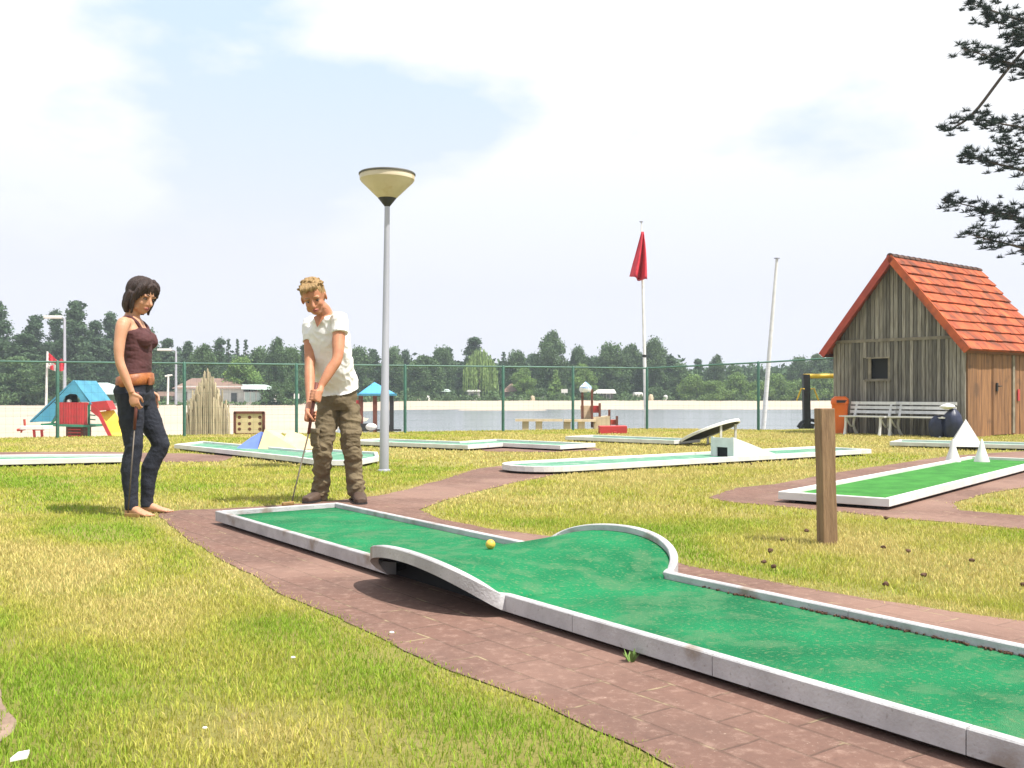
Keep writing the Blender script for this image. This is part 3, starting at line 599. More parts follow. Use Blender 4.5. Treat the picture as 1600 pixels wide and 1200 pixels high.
# roof
slope = Vector((HW/2, AZ-EZ)).normalized(); OV = .26; SL = (Vector((HW/2, AZ-EZ)).length)+OV; NR = 10
for side in (-1, 1):
    m_ = MB(); dU = U*side*slope.x; dZ = V(0, 0, -slope.y); dn = (dU+dZ); nr = (U*side*slope.y+V(0, 0, slope.x))
    A0 = hp(HW/2, 0, AZ+.035)
    def rpnt(s, v, h): return A0+dn*s+VV*v+nr*h
    vF, vB = -.24, HD+.16
    m_.hexa([rpnt(0, vF, -.02), rpnt(SL, vF, -.02), rpnt(SL, vB, -.02), rpnt(0, vB, -.02)], [rpnt(0, vF, 0), rpnt(SL, vF, 0), rpnt(SL, vB, 0), rpnt(0, vB, 0)], .3)
    for r in range(NR):
        s0 = SL*r/NR-.015; s1 = SL*(r+1)/NR+.02; v = vF+.0; k = 0
        v -= random.uniform(0, .0)
        while v < vB-.02:
            v1 = min(v+.235+random.uniform(-.012, .012), vB); h0 = .006+random.uniform(0, .004); h1 = .046+random.uniform(0, .012); ds = random.uniform(-.008, .008)
            s0c = max(s0, 0)
            m_.hexa([rpnt(s0c, v+.003, h0), rpnt(s1+ds, v+.003, h1-.018), rpnt(s1+ds, v1-.003, h1-.018), rpnt(s0c, v1-.003, h0)], [rpnt(s0c, v+.003, h0+.012), rpnt(s1+ds, v+.003, h1+.008), rpnt(s1+ds, v1-.003, h1+.008), rpnt(s0c, v1-.003, h0+.012)])
            v = v1
    rf = m_.build('roof', M['tile'], root)
    m_ = MB(); m_.hexa([rpnt(.0, vF-.03, -.10), rpnt(SL, vF-.03, -.10), rpnt(SL, vF-.002, -.10), rpnt(0, vF-.002, -.10)], [rpnt(0, vF-.03, .045), rpnt(SL, vF-.03, .045), rpnt(SL, vF-.002, .045), rpnt(0, vF-.002, .045)]); m_.build('barge_board', M['redboard'] if side < 0 else M['tile'], rf)
    m_ = MB(); m_.hexa([rpnt(SL-.03, vF, -.09), rpnt(SL, vF, -.09), rpnt(SL, vB, -.09), rpnt(SL-.03, vB, -.09)], [rpnt(SL-.03, vF, -.022), rpnt(SL, vF, -.022), rpnt(SL, vB, -.022), rpnt(SL-.03, vB, -.022)]); m_.build('fascia', M['ladderbrown'], rf)
m_ = MB(); k = 0; v = -.26
while v < HD+.16:
    c = hp(HW/2, v, AZ+.045); rs = []
    for t, rr in ((0, .075), (.24, .062), (.25, .05)):
        rs.append([c+VV*t+(U*math.cos(a)+V(0, 0, 1)*math.sin(a))*rr-V(0,0,.02) for a in [math.pi*q/8 for q in range(9)]])
    m_.rings(rs, True); v += .225
m_.build('ridge', M['ridge'], root, smooth=True)
# ------------------------------------------------------------------ benches, bin, sacks
def bench(u0, L_, dv, lab):
    c = hp(u0+L_/2, dv, 0); root = thing('park_bench', lab, 'bench', tuple(c), 'white slatted benches against the hut')
    def bp(u, v, z): return hp(u0+u, dv+v, z)
    m_ = MB()
    for k in range(4): m_.bar(bp(0, -.21+k*.105, .385+(.008*k if k < 0 else 0)), bp(L_, -.21+k*.105, .385), .085, .026)
    m_.build('seat', M['white'], root)
    m_ = MB()
    for z, v in ((.475, .165), (.565, .185), (.655, .205)): m_.bar(bp(0, v, z), bp(L_, v, z), .02, .06)
    m_.build('backrest', M['white'], root)
    for q in (.12, L_-.12):
        m_ = MB(); m_.tube([bp(q, -.23, 0), bp(q, -.20, .2), bp(q, -.19, .37)], [.035, .026, .03], 8, 4); m_.tube([bp(q, .22, 0), bp(q, .10, .18), bp(q, .14, .38), bp(q, .235, .68)], [.035, .026, .03, .022], 8, 4)
        m_.bar(bp(q, -.20, .36), bp(q, .16, .36), .03, .03); m_.tube([bp(q, -.17, .34), bp(q, -.02, .19), bp(q, .10, .17)], .018, 8, 4); m_.build('leg', M['white'], root, smooth=True)
bench(.62, 1.02, -.52, 'white slatted bench on the left, beside the orange bin')
bench(1.56, 1.28, -.42, 'white slatted bench on the right, next to the navy sacks')
b = hp(.42, -.42, 0); rz = math.atan2(U.y, U.x)
root = thing('litter_bin', 'orange plastic litter bin left of the white benches', 'litter bin', tuple(b))
m_ = MB()
def rr(c, w, d, z, k=5, rz=rz+.5):
    o_ = []; mt = Matrix.Rotation(rz, 3, 'Z')
    for cx, cy, a0 in ((1,1,0),(-1,1,90),(-1,-1,180),(1,-1,270)):
        for i in range(k+1): a = R(a0+90*i/k); rd = .05; o_.append(c+mt@V(cx*(w/2-rd)+rd*math.cos(a), cy*(d/2-rd)+rd*math.sin(a), z))
    return o_
m_.rings([rr(b, .27, .22, 0), rr(b, .30, .25, .35), rr(b, .33, .28, .62), rr(b, .345, .295, .63)]); m_.build('body', M['orange'], root, smooth=True)
m_ = MB(); m_.rings([rr(b, .35, .30, .632), rr(b, .36, .31, .66), rr(b, .34, .29, .74), rr(b, .22, .18, .79)]); m_.build('lid', M['orange'], root, smooth=True)
m_ = MB(); m_.box(b+V(-.02, -.160, .685), (.20, .04, .055), rz=-.1); m_.build('slot', M['plblack'], root)
def sack(c, s, lab, h):
    m_ = MB(); rs = []
    for i in range(15):
        t = i/14; z = h*t; rad = s*(.80+.35*math.sin(min(1, t*1.25)*2.6))*(1 if t < .8 else 1-(t-.8)*3.2); row = []
        for j in range(28):
            a = 2*math.pi*j/28; q = rad*(1+.16*noise.noise(V(math.cos(a)*1.6, math.sin(a)*1.6, z*5+c.x*3))+.05*math.sin(a*9+z*6)); row.append(c+V(math.cos(a)*q, math.sin(a)*q*.8, z))
        rs.append(row)
    m_.rings(rs); top(m_, 'rubbish_sack', M['navy'], lab, 'sack', 'navy sacks at the bench end', smooth='all')
q = hp(2.92, -.52, 0); sack(q, .155, 'tall navy sack at the right end of the benches, beside the hut corner', .56); q = hp(2.66, -.62, 0); sack(q, .13, 'lower navy sack in front, half hiding the end of the right bench', .43)
m_ = MB(); q = hp(2.86, -.60, .56); rs = []
for i in range(8):
    t = i/7; rs.append([q+V(math.cos(a)*(.14*math.sin(math.pi*(t*.85+.1)))*(1+.3*noise.noise(V(math.cos(a)*2, math.sin(a)*2, t*3))), math.sin(a)*.12*math.sin(math.pi*(t*.85+.1)), t*.11-.01) for a in [2*math.pi*j/18 for j in range(18)]])
m_.rings(rs); top(m_, 'folded_towel', M['tee'], 'pale crumpled towel lying on top of the tall navy sack', 'towel', smooth='all')
# ------------------------------------------------------------------ flagpoles
g = G(1010, 670); bs = W(1010, 684, 30); tp = W(1002, 347, 30.5)
root = thing('flagpole', 'tall white flagpole flying a red flag', 'flagpole', tuple(bs))
m_ = MB(); m_.tube([bs-V(0,0,.2), bs.lerp(tp, .38), bs.lerp(tp, .74), tp], [.058, .052, .040, .016], 12); m_.build('pole', M['white'], root, smooth=True)
m_ = MB(); m_.lathe(tp, [(.0,-.02),(.06,0),(.06,.02),(.0,.05)], 12); m_.build('finial', M['steel'], root)
m_ = MB(); cr = bs.lerp(tp, .375); m_.tube([cr-V(0,0,.04), cr+V(0,0,.04)], .062, 12); m_.build('cleat', M['plblack'], root)
m_ = MB(); rs = []
ft = W(1004, 362, 30.38); 
for i in range(15):
    t = i/14; row = []
    L0 = W(1002, 362, 30.35).lerp(W(985, 431, 30.2), t**1.05); R0 = W(1006, 362, 30.35).lerp(W(1012, 434, 30.1), t**.9)
    for j in range(17):
        s_ = j/16; p = L0.lerp(R0, s_); p = p+V(0, .26*math.sin(s_*11+t*2.2)*t**.7, -.10*t*t*math.sin(math.pi*s_*.9)); row.append(p)
    rs.append(row)
m_.rings(rs, False, closed=False); o = m_.build('flag', M['flagred'], None, smooth='all'); 
for v_ in o.data.vertices: v_.co -= Vector(tp)
o.location = tp; setp(o, 'limp red flag hanging near the top of the flagpole', 'flag'); s_ = o.modifiers.new('t', 'SOLIDIFY'); s_.thickness = .008
bs = W(1191, 690, 32); tp = W(1214, 404, 32)
root = thing('flagpole', 'bare white flagpole leaning to the right, no flag', 'flagpole', tuple(bs))
m_ = MB(); m_.tube([bs, bs.lerp(tp, .5), tp], [.078, .07, .045], 12); m_.build('pole', M['white'], root, smooth=True)
m_ = MB(); m_.lathe(tp, [(.0,-.02),(.10,0),(.10,.02),(.0,.05)], 12); m_.build('finial', M['steel'], root)
# ------------------------------------------------------------------ playground things behind the fence
def pol(pts, Y, dy, mname, name, parent, mbx=None, var=None):
    m_ = mbx or MB(); m_.extr([W(x, y, Y) for x, y in pts], (0, dy, 0), var)
    if mbx is None: return m_.build(name, M[mname], parent)
YP = 26.5; c = W(115, 690, YP)
root = thing('play_tower', 'small play tower with blue tent roof, red panels and a yellow slide', 'play tower', tuple(c))
m_ = MB(); Yf, Yb = YP-.1, YP+1.3
def wp(x, y, Y): return W(x, y-0, Y)
ap, l1, r1 = W(115, 596, Yf), W(47, 660, Yf), W(143, 634, Yf)
dd = V(0, 1.4, 0)
m_.hexa([ap, l1, l1+dd, ap+dd], [p+V(-.02, 0, .03) for p in (ap, l1, l1+dd, ap+dd)]); m_.hexa([ap, r1, r1+dd, ap+dd], [p+V(.02, 0, .03) for p in (ap, r1, r1+dd, ap+dd)])
m_.extr([ap, W(84,628,Yf), W(98,628,Yf), W(102,619,Yf), W(110,615,Yf), W(119,616,Yf), W(124,622,Yf), W(126,628,Yf), W(140,628,Yf)], (0, .02, 0), .8)
m_.extr([W(84,628,Yf), W(50,659,Yf), W(80,659,Yf), W(92,640,Yf)], (0, .02, 0), .9)
m_.build('tent_roof', M['teal'], root)
m_ = MB(); 
for i in range(11): m_.box(W(93+i*4.15, 647, Yf-.06), (.062, .025, .62), var=random.random())
m_.bar(W(90, 631, Yf-.03), W(138, 631, Yf-.03), .03, .05); m_.bar(W(90, 664, Yf-.03), W(138, 664, Yf-.03), .03, .05); m_.build('panel', M['red'], root)
pol([(103,666),(130,666),(130,689),(103,689)], Yf-.02, .5, 'ladderbrown', 'base_box', root)
m_ = MB()
for y in (671, 676, 681, 686): m_.bar(W(107, y, Yf-.05), W(126, y, Yf-.05), .02, .03)
m_.build('rung', M['red'], root)
m_ = MB(); m_.bar(W(76, 663, Yf+.3), W(150, 665, Yf+.3), .9, .06)
for x in (90, 139): m_.bar(W(x, 690, Yf+.02), W(x, 630, Yf+.02), .05, .05)
for y in (655, 648, 641): m_.bar(W(138, y, Yf+.02), W(149, y+1, Yf+.02), .03, .03)
m_.bar(W(78, 664, Yf), W(92, 650, Yf), .03, .05); m_.build('frame', M['greenpaint'], root)
m_ = MB(); m_.extr([W(100,629,Yf+.5), W(122,629,Yf+.5), W(120,616,Yf+.5), W(104,616,Yf+.5)], (0,.02,0)); m_.build('opening_shade', M['plblack'], root)  # black sheet painted as the shade inside the tent
m_ = MB(); m_.ell(W(108, 627, Yf+.1), (V(1,0,0), V(0,1,0), V(0,0,1)), (.06,.06,.06), 12); m_.build('knob', M['white'], root, smooth='all')
m_ = MB()
pa = [(142,631),(154,640),(164,660),(176,684)]; ra = [(165,628),(172,640),(181,664),(190,688)]
for lst, Yq in ((pa, Yf-.3), (ra, Yf+.15)):
    P_ = [W(x, y, Yq) for x, y in lst]
    for a_, b_ in zip(P_[:-1], P_[1:]): m_.hexa([a_+V(-.045,0,-.12), a_+V(.045,0,-.12), a_+V(.045,.03,-.12), a_+V(-.045,.03,-.12)][0:4] and [a_+V(0,0,-.2), b_+V(0,0,-.2), b_+V(0,.03,-.2), a_+V(0,.03,-.2)], [a_, b_, b_+V(0,.03,0), a_+V(0,.03,0)])
m_.extr([W(142,628,Yf-.29), W(166,626,Yf-.29), W(173,640,Yf-.29), W(150,642,Yf-.29)], (0,.4,0))
m_.build('slide_side', M['red'], root)
m_ = MB(); P_ = [(153,645),(162,660),(171,678),(180,689)]
for (x1, y1), (x2, y2) in zip(P_[:-1], P_[1:]):
    a_, b_ = W(x1, y1, Yf-.26), W(x2, y2, Yf-.26); w1 = V(.27, .38, .05); m_.hexa([a_, b_, b_+w1, a_+w1], [p+V(0,0,.02) for p in (a_, b_, b_+w1, a_+w1)])
m_.build('slide_chute', M['yellow'], root)
# sand table
Yq = 25.2; c = W(57, 690, Yq); root = thing('play_table', 'low white-topped play table on red legs left of the play tower', 'play table', tuple(c))
m_ = MB(); m_.bar(W(38, 668, Yq), W(76, 668, Yq), .5, .09); m_.build('tabletop', M['white'], root, bevel=.01)
m_ = MB(); m_.bar(W(52, 671, Yq-.1), W(68, 671, Yq-.1), .1, .05); m_.build('apron', M['red'], root)
for x in (53, 65): m_ = MB(); m_.tube([W(x, 671, Yq-.1), W(x+1.5, 690, Yq-.1)], .035, 8); m_.build('leg', M['red'], root, smooth=True)
m_ = MB(); m_.tube([W(39, 666, Yq), W(38, 655, Yq)], .03, 8); m_.tube([W(27, 672, Yq), W(40, 670, Yq)], .035, 8); m_.tube([W(33, 676, Yq), W(35, 667, Yq)], .025, 8); m_.build('valve', M['redboard'], root, smooth=True)
# palisade of stakes
Yq = 22.6; c = W(324, 684, Yq); root = thing('stake_palisade', 'tall pointed cluster of bleached wooden stakes behind the fence', 'palisade', tuple(c))
def ptop(x): 
    t = (x-324)/36
    return 582+ (abs(t)**1.2)*60 + random.uniform(-6, 14)
lst = []
for row, dy in enumerate((0, .12, .24, .36)):
    x = 289+row*2+random.random()
    while x < 358: lst.append((x, dy)); x += random.uniform(2.6, 3.9)
for x, dy in lst:
    b_ = W(x, 684, Yq+dy); t_ = W(x+random.uniform(-1.2, 1.2), min(ptop(x)+ (0 if dy > .1 else 14), 672), Yq+dy); r_ = random.uniform(.017, .026); v_ = random.random()
    m_ = MB(); m_.tube([b_-V(0,0,.3), b_.lerp(t_, .5)+V(random.uniform(-.01,.01),0,0), t_, t_+V(0,0,.04)], [r_*1.1, r_, r_*.9, .004], 7, var=v_); m_.build('stake', M['straw'], root, smooth=True)
# nine hole board
Yq = 20.9; c = W(389, 681, Yq); root = thing('target_board', 'cream board with nine round holes in a dark frame, right of the stakes', 'board', (c.x, c.y, 0))
m_ = MB()
for a_, b_ in (((366,644.5),(413,644.5)), ((366,678.5),(413,678.5)), ((367,644),(367,680)), ((412,644),(412,680))): m_.bar(W(*a_, Yq), W(*b_, Yq), .05, .05, up=(0, 1, 0))
m_.build('frame', M['ladderbrown'], root)
m_ = MB(); m_.extr([W(368.5,646,Yq), W(410.5,646,Yq), W(410.5,677,Yq), W(368.5,677,Yq)], (0, .015, 0)); pn = m_.build('panel', M['creamhill'], root)
for x in (374, 390, 406):
    for y in (652, 662, 670.5): m_ = MB(); m_.lathe(W(x, y, Yq-.004), [(.027, 0), (.027, .012)], 14, axis=(0, 1, 0)); m_.lathe(W(x, y, Yq-.001), [(.036, 0), (.036, .006)], 14, axis=(0, 1, 0), var=.9); m_.build('hole', M['ladderbrown'], pn)
for x in (370, 409): m_ = MB(); m_.bar(W(x, 679, Yq), (W(x, 679, Yq).x, Yq, -.2), .04, .04); m_.build('leg', M['ladderbrown'], root)
# blue roofed playhouse behind the lamp
Yq = 27.5; c = W(590, 690, Yq); root = thing('playhouse', 'playhouse with bright blue pyramid roof on dark posts, behind the street lamp', 'playhouse', tuple(c))
m_ = MB(); A_ = W(585, 597, Yq+.4); q = [W(560, 615, Yq), W(607, 615, Yq), W(618, 615, Yq+.9), W(572, 615, Yq+.9)]; m_.add(q+[A_], [(0,1,4),(1,2,4),(2,3,4),(3,0,4),(3,2,1,0)]); m_.build('roof', M['blue'], root)
m_ = MB(); m_.bar(W(558, 616.5, Yq-.05), W(620, 616.5, Yq-.05), .04, .06); m_.build('eave', M['teal'], root)
for x in (564, 586, 612): m_ = MB(); m_.bar(W(x, 690, Yq+.05), W(x, 617, Yq+.05), .11, .11); m_.build('post', M['ladderbrown'] if x < 600 else M['plblack'], root)
m_ = MB(); m_.bar(W(562, 668, Yq), W(583, 668, Yq), .1, .22); m_.bar(W(588, 672, Yq), W(627, 672, Yq), .1, .05); m_.bar(W(607, 676, Yq), W(607, 664, Yq), .08, .06); m_.build('platform', M['plblack'], root)
m_ = MB(); m_.ell(W(580, 667, Yq-.2), (V(1,0,0), V(0,1,0), V(0,0,1)), (.16,.1,.1), 12); m_.build('seat', M['white'], root, smooth='all')
pol([(556,625),(561,625),(563,650),(558,650)], Yq+.3, .03, 'red', 'panel', root)
# bench tables at the water
def plankbench(x0, x1, y, lab, Yq, legs):
    c = W((x0+x1)/2, 676, Yq); root = thing('timber_bench', lab, 'bench', tuple(c), 'long timber benches by the lake')
    m_ = MB()
    for k in range(3): m_.bar(W(x0, y, Yq+k*.15), W(x1, y, Yq+k*.15), .14, .06)
    m_.build('seat', M['palewood'], root)
    for x in legs: m_ = MB(); m_.bar(W(x, 684, Yq+.15), W(x, y+1.5, Yq+.15), .16, .34); m_.build('leg', M['palewood'], root)
plankbench(805, 879, 656.5, 'long timber bench by the lake, left of the pair', 24.6, (821, 842)); plankbench(881, 931, 657, 'shorter timber bench by the lake, joined to the red and cream toy tower', 24.6, (886, 908))
# toy castle
Yq = 24.9; c = W(940, 684, Yq); root = thing('play_castle', 'small cream and red stepped play structure with a blue-topped post by the lake', 'play structure', tuple(c))
pol([(927,652),(953,650),(953,684),(930,684)], Yq, .5, 'palewood', 'block', root); pol([(908,634),(924,634),(926,656),(909,656)], Yq+.2, .3, 'palewood', 'tower', root)
pol([(923,634),(937,634),(939,645),(923,645)], Yq+.1, .3, 'red', 'step', root); pol([(953,656),(964,656),(964,664),(953,664)], Yq+.1, .3, 'redboard', 'step', root)
for x, y0 in ((910, 612), (925, 608), (937, 630), (952, 640), (964, 650)): m_ = MB(); m_.bar(W(x, 668, Yq+.05), W(x, y0, Yq+.05), .055, .055); m_.build('post', M['ladderbrown'], root)
m_ = MB(); m_.lathe(W(915, 608, Yq+.1), [(.13, -.08), (.16, -.02), (.15, .06), (.05, .15), (0, .19)], 12); m_.build('roof', mat('blue_white_canopy', (.25,.42,.75), (.75,.78,.8), 9, .6, lo=.47, hi=.52), root, smooth=True)
c = W(959, 678, 24.0); m_ = MB(); m_.extr([W(937,666,21),W(980,665.5,21),W(980,678,21),W(937,678,21)], (0,.4,0)); m_.box(W(961, 676, 20.99), (.07,.03,.05)); 
m_.v = [(v[0], v[1], v[2]) for v in m_.v]; top(m_, 'red_box', M['red'], 'bright red low box on the lawn edge by the lake', 'box', bevel=.01)
# yellow and black swing
Yq = 26; c = W(1261, 690, Yq); root = thing('swing_frame', 'black post with a yellow crossbar left of the hut', 'swing', tuple(c))
m_ = MB(); m_.bar(W(1261, 695, Yq), W(1259, 585, Yq), .17, .17); m_.build('post', M['plblack'], root)
m_ = MB(); m_.tube([W(1255, 588, Yq-.02), W(1330, 587, Yq-.02)], .062, 12); m_.build('crossbar', M['yellow'], root, smooth=True)
for sx in (-1, 1):
    m_ = MB(); m_.tube([W(1262+sx*5, 608, Yq-.1), W(1262+sx*10, 607, Yq-.1), W(1262+sx*17, 626, Yq-.1)], .022, 8); m_.build('handle', M['yellow'], root, smooth=True)
m_ = MB(); m_.tube([W(1247, 668, Yq), W(1253, 660, Yq), W(1265, 656, Yq), W(1278, 660, Yq), W(1285, 668, Yq)], .045, 8, 3); m_.tube([W(1250, 672, Yq-.1), W(1256, 662, Yq-.1)], .05, 8); m_.tube([W(1268, 672, Yq-.1), W(1270, 662, Yq-.1)], .05, 8); m_.build('spring_base', M['plblack'], root, smooth=True)
# ------------------------------------------------------------------ far lamps and small flag
def farlamp(x, ytop, Y, lab, hd):
    b_ = W(x, 632, Y); t_ = W(x, ytop, Y); root = thing('street_lamp', lab, 'street lamp', tuple(b_))
    m_ = MB(); m_.tube([b_, t_, t_+V(-.2,0,.12), W(x-9, ytop-2, Y)], [.13, .09, .07, .05], 8); m_.build('pole', M['steel'], root, smooth=True)
    m_ = MB(); m_.box(W(x-18, ytop-2.5, Y), (1.25*hd, .4, .2)); m_.build('lamp_head', M['plwhite'], root, bevel=.05)
farlamp(101, 498, 70, 'distant street lamp among the dark pines, arm pointing left', 1.0); farlamp(275, 549, 90, 'distant street lamp between the woman and the brown-roofed house', 1.0)
b_ = W(262, 632, 95); m_ = MB(); m_.tube([b_, W(263, 585, 95)], .1, 6); m_.tube([W(258, 588, 95), W(269, 586, 95)], .09, 6); top(m_, 'utility_post', M['plwhite'], 'short pale post beside the second distant street lamp', 'post', smooth=True)
b_ = W(72, 636, 55); root = thing('flagpole', 'short white flagpole on the beach left of the play tower', 'flagpole', tuple(b_)); m_ = MB(); m_.tube([b_, W(74, 549, 55)], [.07, .05], 8); m_.build('pole', M['white'], root, smooth=True)
def cloth(pts, Y, mname, var=.5):
    m_ = MB(); rows_ = []
    for i in range(len(pts)): 
        (x, y0), (x2, y1) = pts[i]; rows_.append([W(x+(x2-x)*t, y0+(y1-y0)*t, Y+.25*math.sin(i*1.7+t)) for t in np.linspace(0, 1, 5)])
    m_.rings(rows_, False, closed=False); return m_
root = thing('flag', 'red and white flag blowing on the short beach flagpole', 'flag', tuple(W(74, 549, 55)))
m_ = cloth([((74,549),(74,575)), ((80,555),(81,578)), ((86,560),(87,580)), ((90,563),(91,581))], 55, ''); m_.build('white_field', M['plwhite'], root)
m_ = cloth([((76,551),(76,563)), ((82,556),(83,567)), ((89,563),(90,573))], 54.6, ''); m_.build('red_stripe', M['flagred'], root)
m_ = cloth([((78,572),(78,577)), ((84,570),(85,579)), ((96,560),(96,580)), ((101,565),(100,578))], 54.8, ''); m_.build('red_tail', M['flagred'], root)
# ------------------------------------------------------------------ buildings
def house(name, lab, Y, wall, roofpts, wm, rm, wins=(), depth=6, base=632, cat='house'):
    x0, x1, yt = wall; c = W((x0+x1)/2, base, Y); root = thing(name, lab, cat, tuple(c))
    m_ = MB(); m_.extr([W(x0, base+1, Y), W(x1, base+1, Y), W(x1, yt, Y), W(x0, yt, Y)], (0, depth, 0)); m_.build('wall', M[wm], root)
    a_, b_, c_, d_ = [W(x, y, Y+dy) for (x, y), dy in zip(roofpts, (-.5, -.5, depth/2, depth/2))]
    e_ = a_+V(0, depth+1, 0); f_ = b_+V(0, depth+1, 0)
    m_ = MB(); m_.add([a_, b_, c_, d_, e_, f_], [(0,1,2,3), (5,4,3,2), (0,3,4), (1,5,2), (0,4,5,1)]); m_.build('roof', M[rm], root)
    for wx0_, wx1_, wy0_, wy1_, mn in wins:
        m_ = MB(); m_.extr([W(wx0_-.8, wy0_-.8, Y-.06), W(wx1_+.8, wy0_-.8, Y-.06), W(wx1_+.8, wy1_+.8, Y-.06), W(wx0_-.8, wy1_+.8, Y-.06)], (0, .05, 0)); wn = m_.build('window', M['plwhite'], root)
        m_ = MB(); m_.extr([W(wx0_, wy0_, Y-.10), W(wx1_, wy0_, Y-.10), W(wx1_, wy1_, Y-.10), W(wx0_, wy1_, Y-.10)], (0, .035, 0)); m_.build('pane', M[mn], wn)
    return root
Yh = 105
r_ = house('bungalow', 'white bungalow with low brown roof behind the stakes', Yh, (275, 380, 603), [(268,607),(388,607),(352,591),(300,591)], 'plwhite', 'brownroof', [(286,292,612,626,'glass'), (361,370,614,630,'glass')], cat='bungalow')
house('glass_annex', 'low glazed annex with pale roof right of the white bungalow', Yh-1, (380.5, 419, 612), [(377,608),(421,609),(415,601),(378,600)], 'plwhite', 'paleroof', [(382.5,390,613,628,'paleroof'), (392,399,613,628,'paleroof'), (401,408,613,628,'paleroof'), (410,417,613,628,'paleroof')], cat='annex')
house('pavilion', 'white pavilion with pale green hipped roof left of the woman', 100, (127, 186, 614), [(121,616),(192,616),(168,598),(140,598)], 'plwhite', 'paleroof', [(163,186,617,630,'leafdark')], cat='pavilion')
house('cabin', 'low grey cabin half hidden under trees at the far left', 110, (0, 48, 612), [(-6,613),(52,613),(44,607),(2,607)], 'shed', 'shed', [(5,12,614,625,'plwhite'), (17,24,614,625,'plwhite'), (35,45,614,625,'plwhite')], cat='cabin')
house('cabin', 'dark low cabin between the woman and the white bungalow', 112, (243, 272, 618), [(240,619),(275,619),(270,612),(246,612)], 'shed', 'brownroof', (), cat='cabin')
YB = 128
house('kiosk', 'white kiosk with a dark serving hatch on the far shore', YB, (731, 749, 611), [(729,611.5),(751,611.5),(749,609),(731,609)], 'plwhite', 'plwhite', [(735,746,615,620,'glass')], 3, 628, 'kiosk')
house('boat_shed', 'grey shed on the far shore left of the kiosk', YB+4, (683, 701, 611), [(681,612),(703,612),(701,608),(683,608)], 'shed', 'paleroof', (), 3, 626, 'shed')
house('beach_cafe', 'open-fronted cafe under white canopies on the far shore, behind the play castle', YB+2, (932, 958, 614), [(927,614.5),(963,614.5),(960,608.5),(931,608.5)], 'shed', 'plwhite', [(937,942,616,622,'glass'), (948,953,616,622,'glass')], 3, 627, 'cafe')
house('hut', 'thatched brown hut on the far shore between willow and firs', YB+2, (788, 803, 612), [(783,613),(808,611),(802,599),(797,600)], 'shed', 'brownroof', (), 3, 627, 'hut')
m_ = MB(); m_.extr([W(991,613,YB),W(1005,613,YB),W(1005,620,YB),W(991,620,YB)], (0,2,0)); top(m_, 'caravan', M['plwhite'], 'small white caravan on the far shore left of the red-flag pole', 'caravan', bevel=.2)
m_ = MB(); m_.extr([W(877,608,YB),W(887,608,YB),W(887,614,YB),W(877,614,YB)], (0,.2,0)); m_.bar(W(882,614,YB+.1), W(882,628,YB+.1), .15, .15); top(m_, 'notice_board', M['plwhite'], 'white notice board on a post on the far shore, left of the play castle', 'sign')
m_ = MB(); m_.extr([W(459,615,100),W(467,615,100),W(467,623,100),W(459,623,100)], (0,.2,0)); m_.bar(W(463,623,100.1), W(463,632,100.1), .12, .12); top(m_, 'notice_board', M['plwhite'], 'white notice board behind the man, right of the glazed annex', 'sign')
# small beach bits far away
for i, (x, y) in enumerate([(655,626),(668,624),(765,626),(815,625),(832,624),(848,625),(1017,622),(1040,623)]):
    m_ = MB(); q = W(x, y, 129); m_.lathe(q-V(0,0,.5), [(.3,0),(.34,.5),(.25,.9),(0,1.0)], 8)
    top(m_, 'beach_shelter', M['plwhite' if i % 2 else 'palewood'], 'tiny pale beach shelter among the trees of the far shore', 'shelter', 'tiny beach shelters on the far shore', smooth=True)
# spit of sand in the lake
q = W(785, 634, 84); m_ = MB(); m_.lathe((q.x, q.y, -.75), [(4.2, 0), (3.6, .2), (0, .24)], 24); m_.v = [(v[0], q.y+(v[1]-q.y)*.25, v[2]) for v in m_.v]; struct(m_, 'sand_spit', M['sand'])
# ------------------------------------------------------------------ litter
for i in range(15):
    while True:
        px, py = random.uniform(330, 1600), random.uniform(690, 960)
        if i < 12: px, py = random.uniform(1180, 1600), random.uniform(800, 930)
        p = G(px, py); xx, yy = np.array([p.x]), np.array([p.y])
        if not any(inpoly(P_, xx, yy)[0] for P_ in PATHS+FOOT): break
    m_ = MB(); m_.ell((p.x, p.y, .022), (V(1,0,0), V(0,1,0), V(0,0,1)), (.015, .012, .010), 8); m_.v = [tuple(Vector(v)+noise.noise_vector(Vector(v)*60)*.006) for v in m_.v]
    top(m_, 'pine_cone', M['cone'], 'small brown pine cone lying in the grass', 'pine cone', 'pine cones scattered on the lawn')
for px, py, s_ in ((612, 988, .007), (458, 1027, .006), (320, 1137, .005)):
    p = G(px, py, .03); m_ = MB(); m_.ell(p, (V(1,0,0), V(0,1,0), V(0,0,1)), (s_*1.3, s_, s_*.6), 7); top(m_, 'white_flower_head', M['litter'], 'tiny white clover head in the grass', 'flower', 'white clover heads in the grass')
p = G(30, 1188, .02); m_ = MB(); m_.add([p+V(-.016,-.01,0), p+V(.018,.0,.004), p+V(.015,.018,.01), p+V(-.01,.015,.006), p+V(-.016,-.01,.008), p+V(.018,.0,.012), p+V(.015,.018,.018), p+V(-.01,.015,.014)], [(3,2,1,0),(4,5,6,7),(0,1,5,4),(1,2,6,5),(2,3,7,6),(3,0,4,7)]); top(m_, 'paper_scrap', M['litter'], 'white paper scrap on bare ground in the bottom left corner', 'litter')
